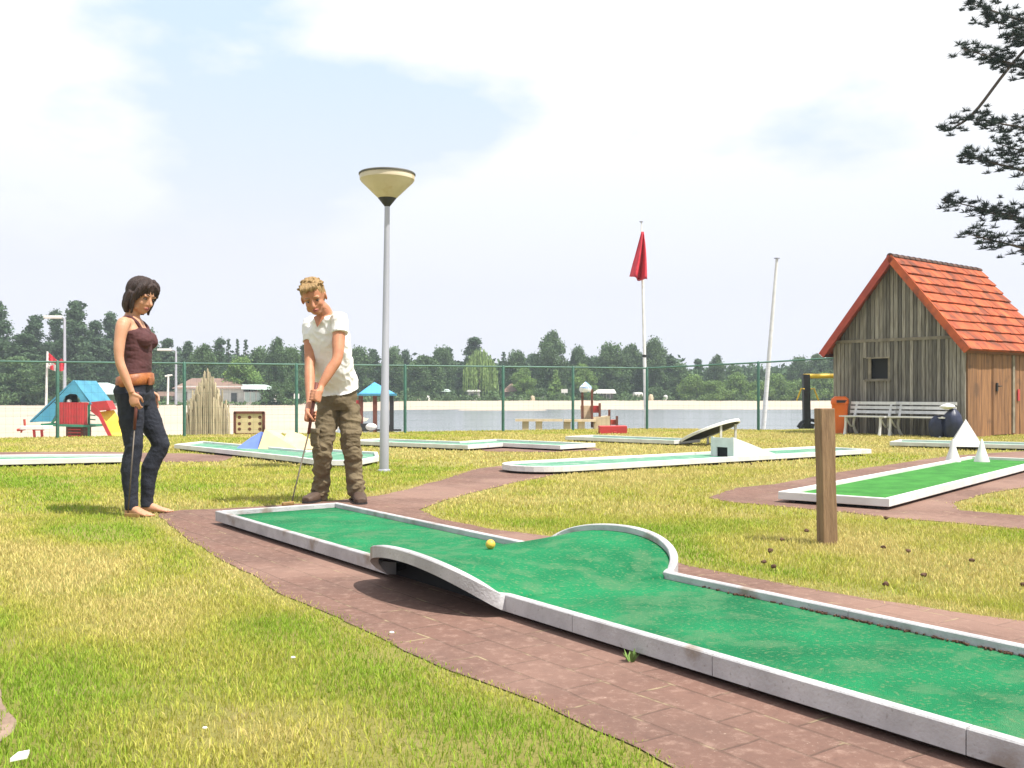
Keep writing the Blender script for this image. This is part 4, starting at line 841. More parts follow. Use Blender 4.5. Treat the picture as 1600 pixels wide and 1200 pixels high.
# weed at the lane
p = G(986, 1036, .0); m_ = MB()
for k in range(16):
    a = random.uniform(0, 6.28); l_ = random.uniform(.02, .055); d_ = V(math.cos(a)*.5, math.sin(a)*.5, random.uniform(.6, 1.3)).normalized(); s_ = V(-math.sin(a), math.cos(a), 0)*.004
    q = p+V(math.cos(a), math.sin(a), 0)*.006; m_.add([q-s_*.4, q+s_*.4, q+d_*l_*.6+s_*1.6, q+d_*l_, q+d_*l_*.6-s_*1.6], [(0,1,2,3,4)])
top(m_, 'weed', M['leaflight'], 'small green weed growing from the path beside the near lane edge', 'plant', fix=False)
# ------------------------------------------------------------------ people
def blob(mb, name, m, parent, voxel=.005, smooth=6, disp=None):
    """joins all shapes of mb into one continuous surface"""
    me = bpy.data.meshes.new('t'); off = woff(parent); me.from_pydata([tuple(Vector(v)-off) for v in mb.v], [], mb.f)
    import bmesh
    bm = bmesh.new(); bm.from_mesh(me); bmesh.ops.recalc_face_normals(bm, faces=bm.faces); bm.to_mesh(me); bm.free()
    o = bpy.data.objects.new('t', me); COL.objects.link(o)
    r = o.modifiers.new('r', 'REMESH'); r.mode = 'VOXEL'; r.voxel_size = voxel; r.adaptivity = 0
    if smooth: s = o.modifiers.new('s', 'SMOOTH'); s.factor = .5; s.iterations = smooth
    dg = bpy.context.evaluated_depsgraph_get(); dg.update(); nm = bpy.data.meshes.new_from_object(o.evaluated_get(dg)); bpy.data.objects.remove(o); bpy.data.meshes.remove(me)
    if disp:
        co = [(v.co.copy(), v.normal.copy()) for v in nm.vertices]
        for v, (p, n_) in zip(nm.vertices, co): v.co = p+n_*disp(p+off)
    nm.name = name; nm.materials.clear(); nm.materials.append(m); nm.polygons.foreach_set('use_smooth', [True]*len(nm.polygons)); nm.update()
    q = bpy.data.objects.new(name, nm); COL.objects.link(q); q.parent = parent; return q
def ringE(c, a, b, A, B, n=24, p=2.3):
    o = []
    for j in range(n):
        t = 2*math.pi*j/n; ct, st = math.cos(t), math.sin(t); o.append(c+A*a*math.copysign(abs(ct)**(2/p), ct)+B*b*math.copysign(abs(st)**(2/p), st))
    return o
def loftE(mb, keys, A, B, sub=5, p=2.3):
    """keys: (centre, half along A, half along B)"""
    P = [Vector(k[0]) for k in keys]; q1, a = crom(P, [k[1] for k in keys], sub); _, b = crom(P, [k[2] for k in keys], sub)
    mb.rings([ringE(c, x, y, A, B, 24, p) for c, x, y in zip(q1, a, b)])
def hand(mb, wr, d, pn, th, s=1.0, curl=.35, spread=.10, tcurl=.2):
    """wr wrist, d hand direction, pn palm-facing normal, th side the thumb leaves from"""
    d = d.normalized(); th = (th-d*th.dot(d)).normalized(); pn = (pn-d*pn.dot(d)-th*pn.dot(th)).normalized()
    mb.tube([wr-d*.02*s, wr+d*.02*s, wr+d*.055*s, wr+d*.088*s], [.021*s, .027*s, .034*s, .032*s], 14, 4, flat=.42, ref=tuple(pn))
    rs = []
    for k, (off, ln, ba) in enumerate([(.0275, .074, .080), (.0095, .084, .088), (-.0085, .078, .085), (-.026, .062, .076)]):
        p = wr+d*ba*s+th*off*s; pts = [p-d*.03*s, p]; a = curl*(.6+.18*k); dd = (d+th*spread*(off/.03)).normalized()
        for fr in (.46, .30, .24): 
            dd2 = (dd*math.cos(a)+pn*math.sin(a)).normalized(); p = p+dd2*ln*fr*s; pts.append(p.copy()); a += curl*(.9+.1*k)
        mb.tube(pts, [.0095*s, .0092*s, .0085*s, .0078*s, .0065*s], 8, 3)
    p = wr+d*.022*s+th*.022*s; q1 = p+(th*.75+d*.75+pn*.25).normalized()*.038*s; q2 = q1+(d*.9+th*.25*(1-tcurl*2)+pn*(.2+tcurl)).normalized()*.030*s; q3 = q2+(d*.9+pn*(.35+tcurl)-th*.1).normalized()*.024*s
    mb.tube([wr+d*.01*s, p, q1, q2, q3], [.014*s, .0145*s, .0115*s, .0095*s, .0075*s], 8, 3)
def head(mb, c, f, up, s=1.0):
    """c = centre of the skull, f = face direction, up = crown direction; returns frame"""
    f = f.normalized(); up = (up-f*up.dot(f)).normalized(); r = f.cross(up)      # r = the person's right
    def q(a, b, z): return c+f*a*s+r*b*s+up*z*s
    mb.ell(q(-.012, 0, .028), (f, r, up), (.098*s, .077*s, .098*s), 18)
    mb.ell(q(.022, 0, -.030), (f, r, up), (.066*s, .062*s, .085*s), 16)
    mb.ell(q(.046, 0, -.082), (f, r, up), (.036*s, .036*s, .030*s), 12)          # chin
    for k in (-1, 1):
        mb.ell(q(.050, .036*k, -.032), (f, r, up), (.028*s, .022*s, .026*s), 10)  # cheek
        mb.ell(q(.010, .050*k, -.070), (f, r, up), (.040*s, .016*s, .026*s), 10)  # jaw
        mb.ell(q(-.008, .079*k, -.012), ((f*.85+r*k*.5).normalized(), (r*k*.85-f*.5).normalized(), up), (.017*s, .008*s, .031*s), 10)   # ear
        mb.ell(q(.077, .030*k, .020), (f, r, up), (.014*s, .026*s, .009*s), 8)    # brow
        mb.ell(q(.083, .010*k, -.036), (f, r, up), (.012*s, .008*s, .008*s), 8)
    mb.tube([q(.078, 0, .012), q(.092, 0, -.012), q(.106, 0, -.032), q(.090, 0, -.042)], [.009*s, .0105*s, .0125*s, .008*s], 10, 3)
    mb.ell(q(.074, 0, -.062), (f, r, up), (.018*s, .026*s, .016*s), 10)
    return q, f, r, up
def faceparts(q, f, r, up, par, s, brow):
    for k in (-1, 1):
        m_ = MB(); m_.ell(q(.070, .031*k, -.001), (f, r, up), (.013*s, .0150*s, .0062*s), 12); e = m_.build('eye', M['eyew'], par, smooth='all')
        m_ = MB(); m_.ell(q(.0795, .030*k, -.0025), (f, r, up), (.005*s, .0068*s, .0050*s), 10); m_.build('iris', M['eyed'], e, smooth='all')
        m_ = MB(); m_.tube([q(.083, .012*k, .022), q(.086, .032*k, .027), q(.070, .054*k, .020)], [.0035*s, .0042*s, .0022*s], 6, 4); m_.tube([q(.078, .016*k, .006), q(.083, .031*k, .0085), q(.072, .048*k, .004)], .0018*s, 6, 3); m_.build('eyebrow', M[brow], par, smooth='all')
    m_ = MB(); m_.tube([q(.076, -.024, -.066), q(.092, -.008, -.059), q(.092, .008, -.059), q(.076, .024, -.066)], [.002*s, .0055*s, .0055*s, .002*s], 8, 4); m_.tube([q(.077, -.022, -.068), q(.091, 0, -.072), q(.077, .022, -.068)], [.002*s, .0065*s, .002*s], 8, 4); m_.build('lips', M['lip'], par, smooth='all')
def folds(sx, sz, amp, seed=0):
    def d(p):
        a = noise.noise(V(p.x*sx+seed, p.y*sx, p.z*sz+noise.noise(p*7)*1.2)); b = noise.noise(V(p.x*sx*2.3+p.z*4, p.y*sx*2.3, p.z*sz*1.9+seed)); return amp*(a*1.1-abs(b)*.9)
    return d
# ---- woman
wb = G(212, 804); YW = wb.y
root = thing('person', 'barefoot woman in a brown tank top and dark jeans standing beside the lane, looking down', 'person', tuple(wb))
F = V(.998, .060, 0); Rr_ = V(.060, -.998, 0); UZ = V(0, 0, 1)
def L_(f, r, z): return wb+F*f+Rr_*r+UZ*z
m_ = MB()
torso = [(L_(-.005,0,.80),.145,.095),(L_(-.012,0,.90),.160,.106),(L_(.0,0,1.00),.138,.086),(L_(.012,0,1.10),.120,.076),(L_(.005,0,1.20),.128,.088),(L_(-.012,0,1.29),.142,.092),(L_(-.030,0,1.36),.130,.078),(L_(-.030,0,1.405),.07,.055)]
loftE(m_, torso, Rr_, F)
for k in (-1, 1): m_.ell(L_(.066, .068*k, 1.235), (F, Rr_, UZ), (.056, .056, .058), 12); m_.ell(L_(-.045, .070*k, .87), (F, Rr_, UZ), (.070, .078, .09), 12)
m_.tube([L_(-.035,0,1.36), L_(-.022,0,1.42), L_(.0,0,1.50)], [.062,.050,.050], 16, 4)
# arms
def limb(mb, P, Rd, n=14): mb.tube(P, Rd, n, 5)
limb(m_, [L_(-.03,.11,1.35), L_(-.035,.168,1.335), L_(-.045,.205,1.21), L_(-.04,.222,1.09), L_(-.005,.222,.985), L_(.040,.212,.865)], [.042,.046,.038,.031,.031,.022])
limb(m_, [L_(-.03,-.11,1.35), L_(-.035,-.168,1.335), L_(-.055,-.21,1.21), L_(-.06,-.228,1.09), L_(-.02,-.222,.985), L_(.045,-.20,.875)], [.042,.046,.038,.031,.031,.022])
hd = (L_(.060,.205,.78)-L_(.040,.212,.865)); hand(m_, L_(.040,.212,.865), hd, -Rr_, F, .95, .75, .05, .6)
hand(m_, L_(.045,-.20,.875), V(0,0,-1)+F*.25, Rr_, F, .92, .35, .1)
# legs
RL = [(L_(-.01,.085,.86),.10),(L_(-.005,.090,.72),.085),(L_(.012,.088,.52),.062),(L_(.010,.086,.46),.058),(L_(-.012,.085,.33),.058),(L_(-.004,.085,.10),.036),(L_(.0,.085,.06),.036)]
LLg = [(L_(.0,-.080,.86),.10),(L_(.055,-.088,.70),.084),(L_(.135,-.095,.52),.062),(L_(.135,-.095,.46),.058),(L_(.075,-.09,.32),.057),(L_(.052,-.088,.11),.036),(L_(.055,-.088,.06),.036)]
for l in (RL, LLg): limb(m_, [a for a, b in l], [b*.94 for a, b in l], 16)
def foot(mb, h, d, s=1.0):
    d = d.normalized(); sd_ = V(-d.y, d.x, 0)
    mb.rings([ringE(h+d*a*s+UZ*z*s, w_*s, hh*s, sd_, UZ, 16) for a, z, w_, hh in ((-.055,.028,.012,.014),(-.045,.032,.028,.028),(0,.045,.032,.042),(.05,.038,.036,.034),(.10,.026,.043,.022),(.14,.019,.045,.016),(.158,.016,.042,.013))])
    for k in range(5):
        b_ = h+d*(.150-.004*k)*s+sd_*(.031-.0155*k)*s*1.0+UZ*.014*s; mb.tube([b_-d*.02, b_, b_+d*(.036-.005*k)*s-UZ*.003], [.0105*s-.0008*k, .010*s-.0008*k, .0085*s-.0006*k], 8, 2)
foot(m_, L_(.0,.085,0), F*.80+Rr_*.40, .96); foot(m_, L_(.055,-.088,0), F*1.0+Rr_*.05, .96)
hc = L_(.040, .008, 1.548); hf = (F*.88+Rr_*.46-UZ*.34); 
q, f, r, up = head(m_, hc, hf, UZ+F*.12, 1.04)
m_.tube([L_(-.030,0,1.39), L_(-.010,0,1.45), q(-.02,0,-.04)], [.054,.048,.052], 14, 3)
blob(m_, 'body', M['skin'], root, .0048, 5)
faceparts(q, f, r, up, root, 1.04, 'hairdark')
# hair: bob
m_ = MB(); s = .98
m_.ell(q(-.024,0,.036), (f,r,up), (.106,.086,.103), 20); m_.ell(q(-.055,0,-.035), (f,r,up), (.066,.078,.095), 18)
for k in (-1, 1):
    m_.tube([q(.040,.045*k,.108), q(.034,.080*k,.05), q(.020,.085*k,-.03), q(.036,.074*k,-.118)], [.022,.020,.022,.012], 10, 5, flat=.7)
    m_.tube([q(-.02,.072*k,.02), q(-.03,.078*k,-.06), q(-.015,.072*k,-.128)], [.028,.030,.018], 10, 5)
m_.tube([q(-.08,0,.03), q(-.092,0,-.06), q(-.080,0,-.135)], [.040,.042,.024], 10, 5)
m_.tube([q(.062,-.01,.098), q(.070,.040,.075), q(.058,.068,.030), q(.042,.080,-.03)], [.016,.014,.012,.008], 8, 5)
m_.tube([q(.062,-.01,.098), q(.078,-.045,.068), q(.064,-.072,.015)], [.018,.017,.012], 8, 5)
def hairdisp(c, f, r, up, amp):
    def d(p):
        l = p-c; a = math.atan2(l.dot(r), -l.dot(f)); return amp*(noise.noise(V(a*9, l.dot(up)*6, 0))+.6*noise.noise(V(a*22, l.dot(up)*9, 3)))
    return d
for k in (-1, 1): m_.tube([q(.030,.02*k,.118), q(.055,.052*k,.085), q(.050,.068*k,.040), q(.040,.076*k,-.01)], [.026,.026,.022,.014], 10, 5)
m_.ell(q(.002,0,.052), (f,r,up), (.090,.086,.088), 18)
blob(m_, 'hair', M['hairdark'], root, .0048, 3, hairdisp(hc, f, r, up, .008))
# tank top
m_ = MB(); g = .010
tt = [(L_(.0,0,.925),.158,.106),(L_(.004,0,.97),.150,.100),(L_(.006,0,1.03),.142,.094),(L_(.012,0,1.10),.122+g,.078+g*1.3),(L_(.006,0,1.20),.128+g,.088+g),(L_(-.006,0,1.285),.140+g*.6,.094+g),(L_(-.010,0,1.325),.112,.086)]
loftE(m_, tt, Rr_, F)
for k in (-1, 1):
    m_.ell(L_(.072,.068*k,1.235), (F,Rr_,UZ), (.064,.064,.066), 14)
    m_.tube([L_(.075,.078*k,1.28), L_(.045,.088*k,1.345), L_(-.02,.085*k,1.400), L_(-.075,.080*k,1.365), L_(-.100,.075*k,1.28)], [.020,.015,.013,.014,.018], 8, 5)
blob(m_, 'tank_top', M['tank'], root, .0048, 3, folds(9, 26, .0045, 3))
# jeans
m_ = MB(); g = .008
jt = [(L_(-.008,0,.775),.150,.097),(L_(-.014,0,.86),.172,.118),(L_(-.008,0,.91),.169,.114),(L_(-.004,0,.925),.162,.109)]
loftE(m_, jt, Rr_, F)
for k in (-1, 1): m_.ell(L_(-.046,.072*k,.865), (F,Rr_,UZ), (.084,.084,.10), 12)
for l in (RL, LLg):
    P_ = [a for a, b in l][:-1]+[l[-1][0]+UZ*-.015]; limb(m_, P_, [b*.94+g for a, b in l][:-2]+[.046,.045], 16)
blob(m_, 'jeans', M['jeans'], root, .0048, 2, folds(10, 16, .0055, 8))
for z_ in ():
    for k in (-1, 1):
        m_ = MB(); m_.rings([ringE(L_(-.124, .072*k, z_)+UZ*zz, .055, .006, Rr_, F, 14, 5) for zz in (-.06, .06)]); m_.build('back_pocket', M['jeans'], root)
m_ = MB(); rs = []
for z_, gg in ((.905,.018),(.91,.026),(.94,.028),(.985,.024),(.99,.015)):
    rs.append([L_(-.004,0,z_)+Rr_*((.148+gg)*math.cos(t))+F*((.098+gg)*math.sin(t))+UZ*(.018*math.sin(t)) for t in [2*math.pi*j/48 for j in range(48)]])
m_.rings(rs, False); bl = m_.build('belt', M['belt'], root, smooth='all'); s_ = bl.modifiers.new('t', 'SOLIDIFY'); s_.thickness = .006
m_ = MB(); m_.box(L_(.118,.055,.945), (.012,.07,.055), rz=math.atan2(F.y, F.x)+.0); m_.build('buckle', M['belt'], bl, bevel=.004)
# her putter
hp_ = L_(.065,.190,.80); tipw = L_(.02,.235,.02)
pr = thing('putter', 'putter held straight down along her leg by the woman in brown', 'putter', tuple(hp_))
dn_ = (tipw-hp_).normalized(); m_ = MB(); m_.tube([hp_-dn_*.07, hp_+dn_*.19], [.013,.010], 10); m_.build('grip', M['grip'], pr, smooth='all')
m_ = MB(); m_.tube([hp_+dn_*.19, tipw], [.0055,.0045], 8); m_.build('shaft', M['shaft'], pr, smooth='all')
m_ = MB(); m_.bar(tipw+V(-.02,0,.005), tipw+V(.085,-.03,.005), .022, .026); m_.build('club_head', M['brass'], pr, bevel=.004)

# ---- man
mbase = G(530, 784); root = thing('person', 'blond man in white T-shirt and khaki cargo trousers bending over a putter', 'person', tuple(mbase))
F = V(-.42, -.907, 0); S_ = V(-.907, .42, 0)      # facing, his right
pel = W(528, 622, 7.92); che = W(513, 530, 7.76); nk = W(507, 489, 7.68)
hcm = W(490, 464, 7.54)
sR, sL = W(485, 506, 7.80), W(531, 500, 7.62)
eR, wR = W(484, 566, 7.70), W(484, 630, 7.47); eL, wL = W(527, 560, 7.50), W(501, 604, 7.42)
hR_, kR, aR = W(514, 632, 7.90), W(505, 703, 7.82), W(499, 776, 7.93); hL_, kL, aL = W(545, 632, 7.92), W(549, 703, 7.84), W(559, 779, 7.86)
tax = (che-pel).normalized(); Bf = (F-tax*F.dot(tax)).normalized(); As = S_
m_ = MB()
loftE(m_, [(pel-UZ*.04,.115,.085),(pel+UZ*.05,.122,.09),(pel.lerp(che,.4),.125,.095),(pel.lerp(che,.75),.135,.10),(che,.145,.10),(che.lerp(nk,.55),.11,.075),(nk-UZ*.02,.07,.06)], As, Bf)
limb(m_, [che.lerp(sR,.6)+UZ*.02, sR, sR.lerp(eR,.5), eR, eR.lerp(wR,.4), wR], [.042,.047,.048,.040,.040,.027])
limb(m_, [che.lerp(sL,.6)+UZ*.02, sL, sL.lerp(eL,.5), eL, eL.lerp(wL,.4), wL], [.042,.047,.050,.041,.041,.028])
for h_, k_, a_ in ((hR_,kR,aR),(hL_,kL,aL)): limb(m_, [h_, h_.lerp(k_,.5), k_, k_.lerp(a_,.4)+V(0,.02,0), a_], [.070,.066,.052,.050,.038], 14)
gt, gbm = W(494, 604, 7.385), W(482, 678, 7.31); gd = (gbm-gt).normalized()
# hands wrapped round the grip
def griphand(mb, wr, c, side, s):
    """c centre on the club, side = direction from the club to the palm"""
    side = (side-gd*side.dot(gd)).normalized(); fr = gd.cross(side); pc_ = c+side*.030
    mb.tube([wr, wr.lerp(pc_, .5), pc_-gd*.03], [.028*s,.028*s,.026*s], 12, 3)
    mb.rings([ringE(pc_+gd*z, .040*s*w_, .017*s, fr, side, 14) for z, w_ in ((-.045,.7),(-.03,.95),(0,1.05),(.03,1),(.045,.75))])
    for k in range(4):
        z = -.033+.022*k; ln = (1, 1.06, 1.0, .88)[k]; pts = []
        for a in (10, 50, 95, 140, 190): ra = R(a*ln); pts.append(c+gd*z+side*math.cos(ra)*.030+fr*math.sin(ra)*.032)
        mb.tube([pc_+gd*z+fr*.012]+pts, [.0105]*2+[.0105,.0098,.009,.0078], 8, 2)
    mb.tube([pc_-gd*.03-fr*.02, c+side*.018-fr*.032-gd*.012, c-side*.010-fr*.026+gd*.018, c-side*.024-fr*.008+gd*.035], [.014,.0125,.0105,.0085], 8, 3)
cu, cl_ = gt.lerp(gbm, .20), gt.lerp(gbm, .62)
griphand(m_, wL, cu, V(.8,-.3,.1), 1.0); griphand(m_, wR, cl_, V(-.85,.1,0), 1.0)
hf = V(.10,-.86,-.42); hup = V(-.20,-.25,1)
q, f, r, up = head(m_, hcm, hf, hup, 1.12)
m_.tube([nk-UZ*.06, nk, nk.lerp(q(-.02,0,-.05),.6), q(-.02,0,-.04)], [.075,.062,.060,.058], 14, 3)
blob(m_, 'body', M['skin2'], root, .0052, 5)
faceparts(q, f, r, up, root, 1.12, 'hairblond')
m_ = MB(); s = 1.12
m_.ell(q(-.022,0,.040), (f,r,up), (.100*s,.082*s,.092*s), 18); m_.ell(q(-.050,0,.0), (f,r,up), (.070*s,.080*s,.080*s), 14)
for i in range(60):
    a = random.uniform(-2.4, 2.4); e = random.uniform(.35, 1.35); d_ = (f*math.cos(a)*math.cos(e)+r*math.sin(a)*math.cos(e)+up*math.sin(e)).normalized()
    p_ = q(-.018,0,.038)+d_*.098; p2 = p_+(d_*.35+f*.7+up*.15+r*random.uniform(-.5,.5))*.022
    if p2.z > 0: m_.tube([p_-d_*.015, p_.lerp(p2,.5)+d_*.004, p2], [.010,.008,.003], 6, 2)
for k in range(9):
    b_ = -.05+.0125*k; m_.tube([q(.045,b_,.105), q(.080,b_*1.05+.004,.095), q(.088,b_*1.1+.012,.066+.006*math.sin(k*2))], [.013,.011,.004], 7, 3)
blob(m_, 'hair', M['hairblond'], root, .0045, 2, hairdisp(hcm, f, r, up, .006))
# T-shirt
m_ = MB(); hem = W(528, 611, 7.92)
loftE(m_, [(hem,.172,.140),(hem+UZ*.06,.170,.142),(pel.lerp(che,.45),.168,.135),(pel.lerp(che,.75),.172,.132),(che,.180,.130),(che.lerp(nk,.35),.165,.110),(che.lerp(nk,.72),.115,.085),(nk-UZ*.015,.078,.070)], As, Bf)
limb(m_, [che.lerp(sR,.55)+UZ*.035, sR+UZ*.006, sR.lerp(eR,.48)], [.062,.062,.066]); limb(m_, [che.lerp(sL,.55)+UZ*.035, sL+UZ*.006, sL.lerp(eL,.36)+V(.01,0,0)], [.062,.064,.070])
# V neck cut: neckline is left lower than the neck
tee = blob(m_, 't_shirt', M['tee'], root, .0055, 2, folds(7, 9, .013, 5))
m_ = MB(); vn = [nk+As*.052+Bf*.040-UZ*.0, nk+Bf*.083-UZ*.085, nk-As*.052+Bf*.040]; 
m_.add([vn[0]+Bf*.03-UZ*.01, vn[1]+Bf*.015, vn[2]+Bf*.03-UZ*.01, nk+Bf*.070+UZ*.01, vn[1]+Bf*.018+UZ*.03], [(0,1,3),(1,2,3)]); m_.build('neck_opening', M['skin2'], tee)
# belt and trousers
m_ = MB(); loftE(m_, [(pel+UZ*.035,.148,.113),(pel+UZ*.075,.148,.113)], As, F); m_.build('belt', M['plblack'], root, smooth=True)
m_ = MB(); loftE(m_, [(pel-UZ*.10,.142,.110),(pel-UZ*.03,.152,.124),(pel+UZ*.06,.152,.118)], As, F)
for h_, k_, a_, o_ in ((hR_,kR,aR,-.005),(hL_,kL,aL,.005)): limb(m_, [h_, h_.lerp(k_,.5), k_, k_.lerp(a_,.45)+V(0,.02,0), k_.lerp(a_,.85), a_-UZ*.005], [.090,.088,.073,.071,.071,.066], 18)
def cargofold(p):
    kz = kL.z; a = noise.noise(V(p.x*8, p.y*8, p.z*17+noise.noise(p*6)*1.5)); b = noise.noise(V(p.x*14+p.z*6, p.y*14, p.z*24)); low = 1+1.2*max(0, (.30-p.z)/.3)+.6*math.exp(-((p.z-kz)/.08)**2); return .016*low*(a-.8*abs(b)+.1)
tr = blob(m_, 'trousers', M['cargo'], root, .0055, 2, cargofold)
for P0, sd_ in ((hL_.lerp(kL,.74), V(.35,-.93,0)), (hR_.lerp(kR,.72), V(-.75,-.65,0))):
    sd_ = sd_.normalized(); ac = V(-sd_.y, sd_.x, 0); c_ = P0+sd_*.080
    m_ = MB(); m_.rings([ringE(c_+UZ*z+sd_*o_, .058, .014, ac, sd_, 20, 5) for z, o_ in ((-.075,.0),(-.06,.008),(.03,.012),(.045,.006))]); m_.rings([ringE(c_+UZ*z+sd_*o_, .063, .017, ac, sd_, 20, 5) for z, o_ in ((.028,.008),(.04,.014),(.07,.004))])
    blob(m_, 'pocket', M['cargo'], root, .005, 1, folds(12, 25, .006, 2))
for a_, d_ in ((aR, V(-.35,-1,0)), (aL, V(.30,-1,0))):
    d_ = d_.normalized(); h_ = V(a_.x, a_.y, 0); m_ = MB(); sd_ = V(-d_.y, d_.x, 0)
    m_.rings([ringE(h_+d_*a+UZ*z, w_, hh, sd_, UZ, 18, 2.8) for a, z, w_, hh in ((-.075,.045,.022,.030),(-.06,.05,.036,.045),(0,.052,.042,.050),(.06,.046,.046,.042),(.12,.038,.052,.034),(.18,.034,.048,.028),(.21,.03,.032,.020))]); m_.tube([h_+UZ*.04, h_+UZ*.11], [.046,.046], 14)
    sh = blob(m_, 'boot', M['boot'], root, .005, 2)
    m_ = MB(); pts_ = [h_+d_*a+sd_*w_ for a, w_ in ((-.08,.02),(-.07,.036),(0,.044),(.06,.048),(.12,.054),(.18,.050),(.215,.030),(.222,0),(.215,-.030),(.18,-.050),(.12,-.054),(.06,-.048),(0,-.044),(-.07,-.036),(-.08,-.02))]; m_.prism([(p.x, p.y) for p in pts_], .0, .018); m_.build('sole', M['plblack'], sh)
pr = thing('putter', 'putter gripped in both hands by the man, its head at the lane end', 'putter', tuple(gt))
m_ = MB(); m_.tube([gt-gd*.03, gbm], [.0145,.011], 12); m_.build('grip', M['grip'], pr, smooth='all')
hb = W(456, 784, 6.93); m_ = MB(); m_.tube([gbm, hb], [.0062,.0050], 10); m_.build('shaft', M['shaft'], pr, smooth='all')
h2 = W(441, 788, 6.87); m_ = MB(); m_.bar(hb+V(.012,0,-.008), h2, .028, .026); m_.build('club_head', M['brass'], pr, bevel=.006)
# ------------------------------------------------------------------ vegetation
def quads_mesh(name, C, A, B, var, m, tri=False):
    n = len(C); v = np.empty((n, 4, 3), np.float32); v[:, 0] = C-A-B*.3; v[:, 1] = C+B*-1; v[:, 2] = C+A+B*.3; v[:, 3] = C+B
    me = bpy.data.meshes.new(name); me.vertices.add(n*4); me.vertices.foreach_set('co', v.reshape(-1)); me.loops.add(n*4); me.loops.foreach_set('vertex_index', np.arange(n*4, dtype=np.int32))
    me.polygons.add(n); me.polygons.foreach_set('loop_start', np.arange(0, n*4, 4, dtype=np.int32)); me.polygons.foreach_set('loop_total', np.full(n, 4, np.int32))
    at = me.attributes.new('var', 'FLOAT', 'FACE'); at.data.foreach_set('value', var.astype(np.float32)); me.materials.append(m); me.update(); return me
def rand_dirs(n): 
    d = rng.normal(size=(n, 3)); return d/np.linalg.norm(d, axis=1)[:, None]
def leaves(cent, rad, per, size, flat=.7, sub=None):
    """cent (k,3), rad (k,), per leaves each"""
    C = []; Vv = []
    for c, r in zip(cent, rad):
        n = max(6, int(per*(r**2))); d = rand_dirs(n); q = rng.random(n)**.4; q = np.where(rng.random(n) < .16, q*1.45, q); p = c+d*(r*q)[:, None]*np.array([1, 1, flat]); C.append(p); Vv.append(np.clip(rng.random()*.55+rng.random(n)*.45+d[:, 2]*.0, 0, 1))
    C = np.concatenate(C); Vv = np.concatenate(Vv); n = len(C); a = rand_dirs(n); b = np.cross(a, rand_dirs(n)); b /= np.linalg.norm(b, axis=1)[:, None]+1e-6
    s = size*(.6+.8*rng.random(n)); return C, a*s[:, None], b*(s*.55)[:, None], Vv
def crown_pts(kind, h, r):
    P = []; Rr = []
    if kind == 'broad':
        k = 90
        for i in range(k):
            t = rng.random(); z = h*(.05+.92*t); w = r*math.sin(math.pi*(.16+.80*t))**.75; a = rng.random()*6.283; q = math.sqrt(rng.random())*w*.92
            P.append((q*math.cos(a), q*math.sin(a), z)); Rr.append(r*(.20+.20*rng.random()))
    if kind == 'pine':
        k = 100
        for i in range(k):
            t = rng.random()**.9; z = h*(.05+.93*t); w = r*(1.05-t*.80)*(.5+.6*rng.random()); a = rng.random()*6.283; q = w*(.15+.95*rng.random()**.8)
            P.append((q*math.cos(a), q*math.sin(a), z)); Rr.append(r*(.13+.20*rng.random())*(1.3-.6*t)*(1.25-.5*q/r))
        P.append((0, 0, h*.985)); Rr.append(r*.10)
    if kind == 'fir':
        k = 54
        for i in range(k):
            t = i/k; z = h*(.04+.94*t); w = r*(1-t)**.75; a = i*2.4; q = w*(.3+.6*rng.random()); P.append((q*math.cos(a), q*math.sin(a), z)); Rr.append(max(r*.16, w*.48))
    if kind == 'bush':
        k = 30
        for i in range(k):
            t = rng.random(); z = h*(.08+.8*t); w = r*(1-t*t*.75); a = rng.random()*6.283; q = math.sqrt(rng.random())*w; P.append((q*math.cos(a), q*math.sin(a), z)); Rr.append(r*(.2+.18*rng.random()))
    return np.array(P), np.array(Rr)
TR = {}
def make_variant(key, kind, h, r, mname, per, size, trunk=True):
    P, Rr = crown_pts(kind, h, r); C, A, B, v = leaves(P, Rr, per, size, {'broad': .8, 'pine': .6, 'fir': .45, 'bush': .75}[kind])
    if kind == 'pine': A[:, 2] *= .45
    me = quads_mesh('crown', C, A, B, v, M[mname])
    tm = None
    if trunk:
        m_ = MB(); m_.tube([(0,0,-.3), (.05,0,h*.3), (0,.05,h*.7), (0,0,h*.93)], [.16, .13, .07, .02], 7)
        for i in range(0, len(P), 4):
            p = P[i]; s = max(.1*h, p[2]-.4*math.hypot(p[0], p[1])-.3); m_.tube([(0,0,s), tuple(p*np.array([.55,.55,1])-np.array([0,0,(p[2]-s)*.45])), tuple(p)], [.06, .035, .012], 5)
        o = m_.build('trunk', M['bark'], None, smooth=True); tm = o.data; bpy.data.objects.remove(o)
    TR[key] = (me, tm, h)
def make_willow(key, h, r):
    C = []; A = []; B = []; v = []
    for i in range(230):
        a = rng.random()*6.283; q = r*math.sqrt(rng.random()); z0 = h*(1-.42*(q/r)**2)*(.93+.07*rng.random()); L_ = h*(.25+.5*rng.random()); n = int(16*L_/h)+6; vv = rng.random()
        for k in range(n): t = k/n; C.append((math.cos(a)*(q+.2*t), math.sin(a)*(q+.2*t), max(.3, z0-L_*t)+rng.normal()*.08)); A.append((.05*rng.normal(), .05*rng.normal(), .33)); B.append(tuple(rand_dirs(1)[0]*[.11,.11,.02])); v.append(vv*.6+rng.random()*.4)
    TR[key] = (quads_mesh('crown', np.array(C), np.array(A), np.array(B), np.array(v), M['leafwillow']), TR['b1'][1], h)
for i in range(3): make_variant('b%d' % i, 'broad', 8, 3.0, 'leafmid', 210, .17)
for i in range(2): make_variant('l%d' % i, 'broad', 8, 2.9, 'leaflight', 210, .17)
for i in range(4): make_variant('p%d' % i, 'pine', 9, 2.5, 'leafdark', 330, .16)
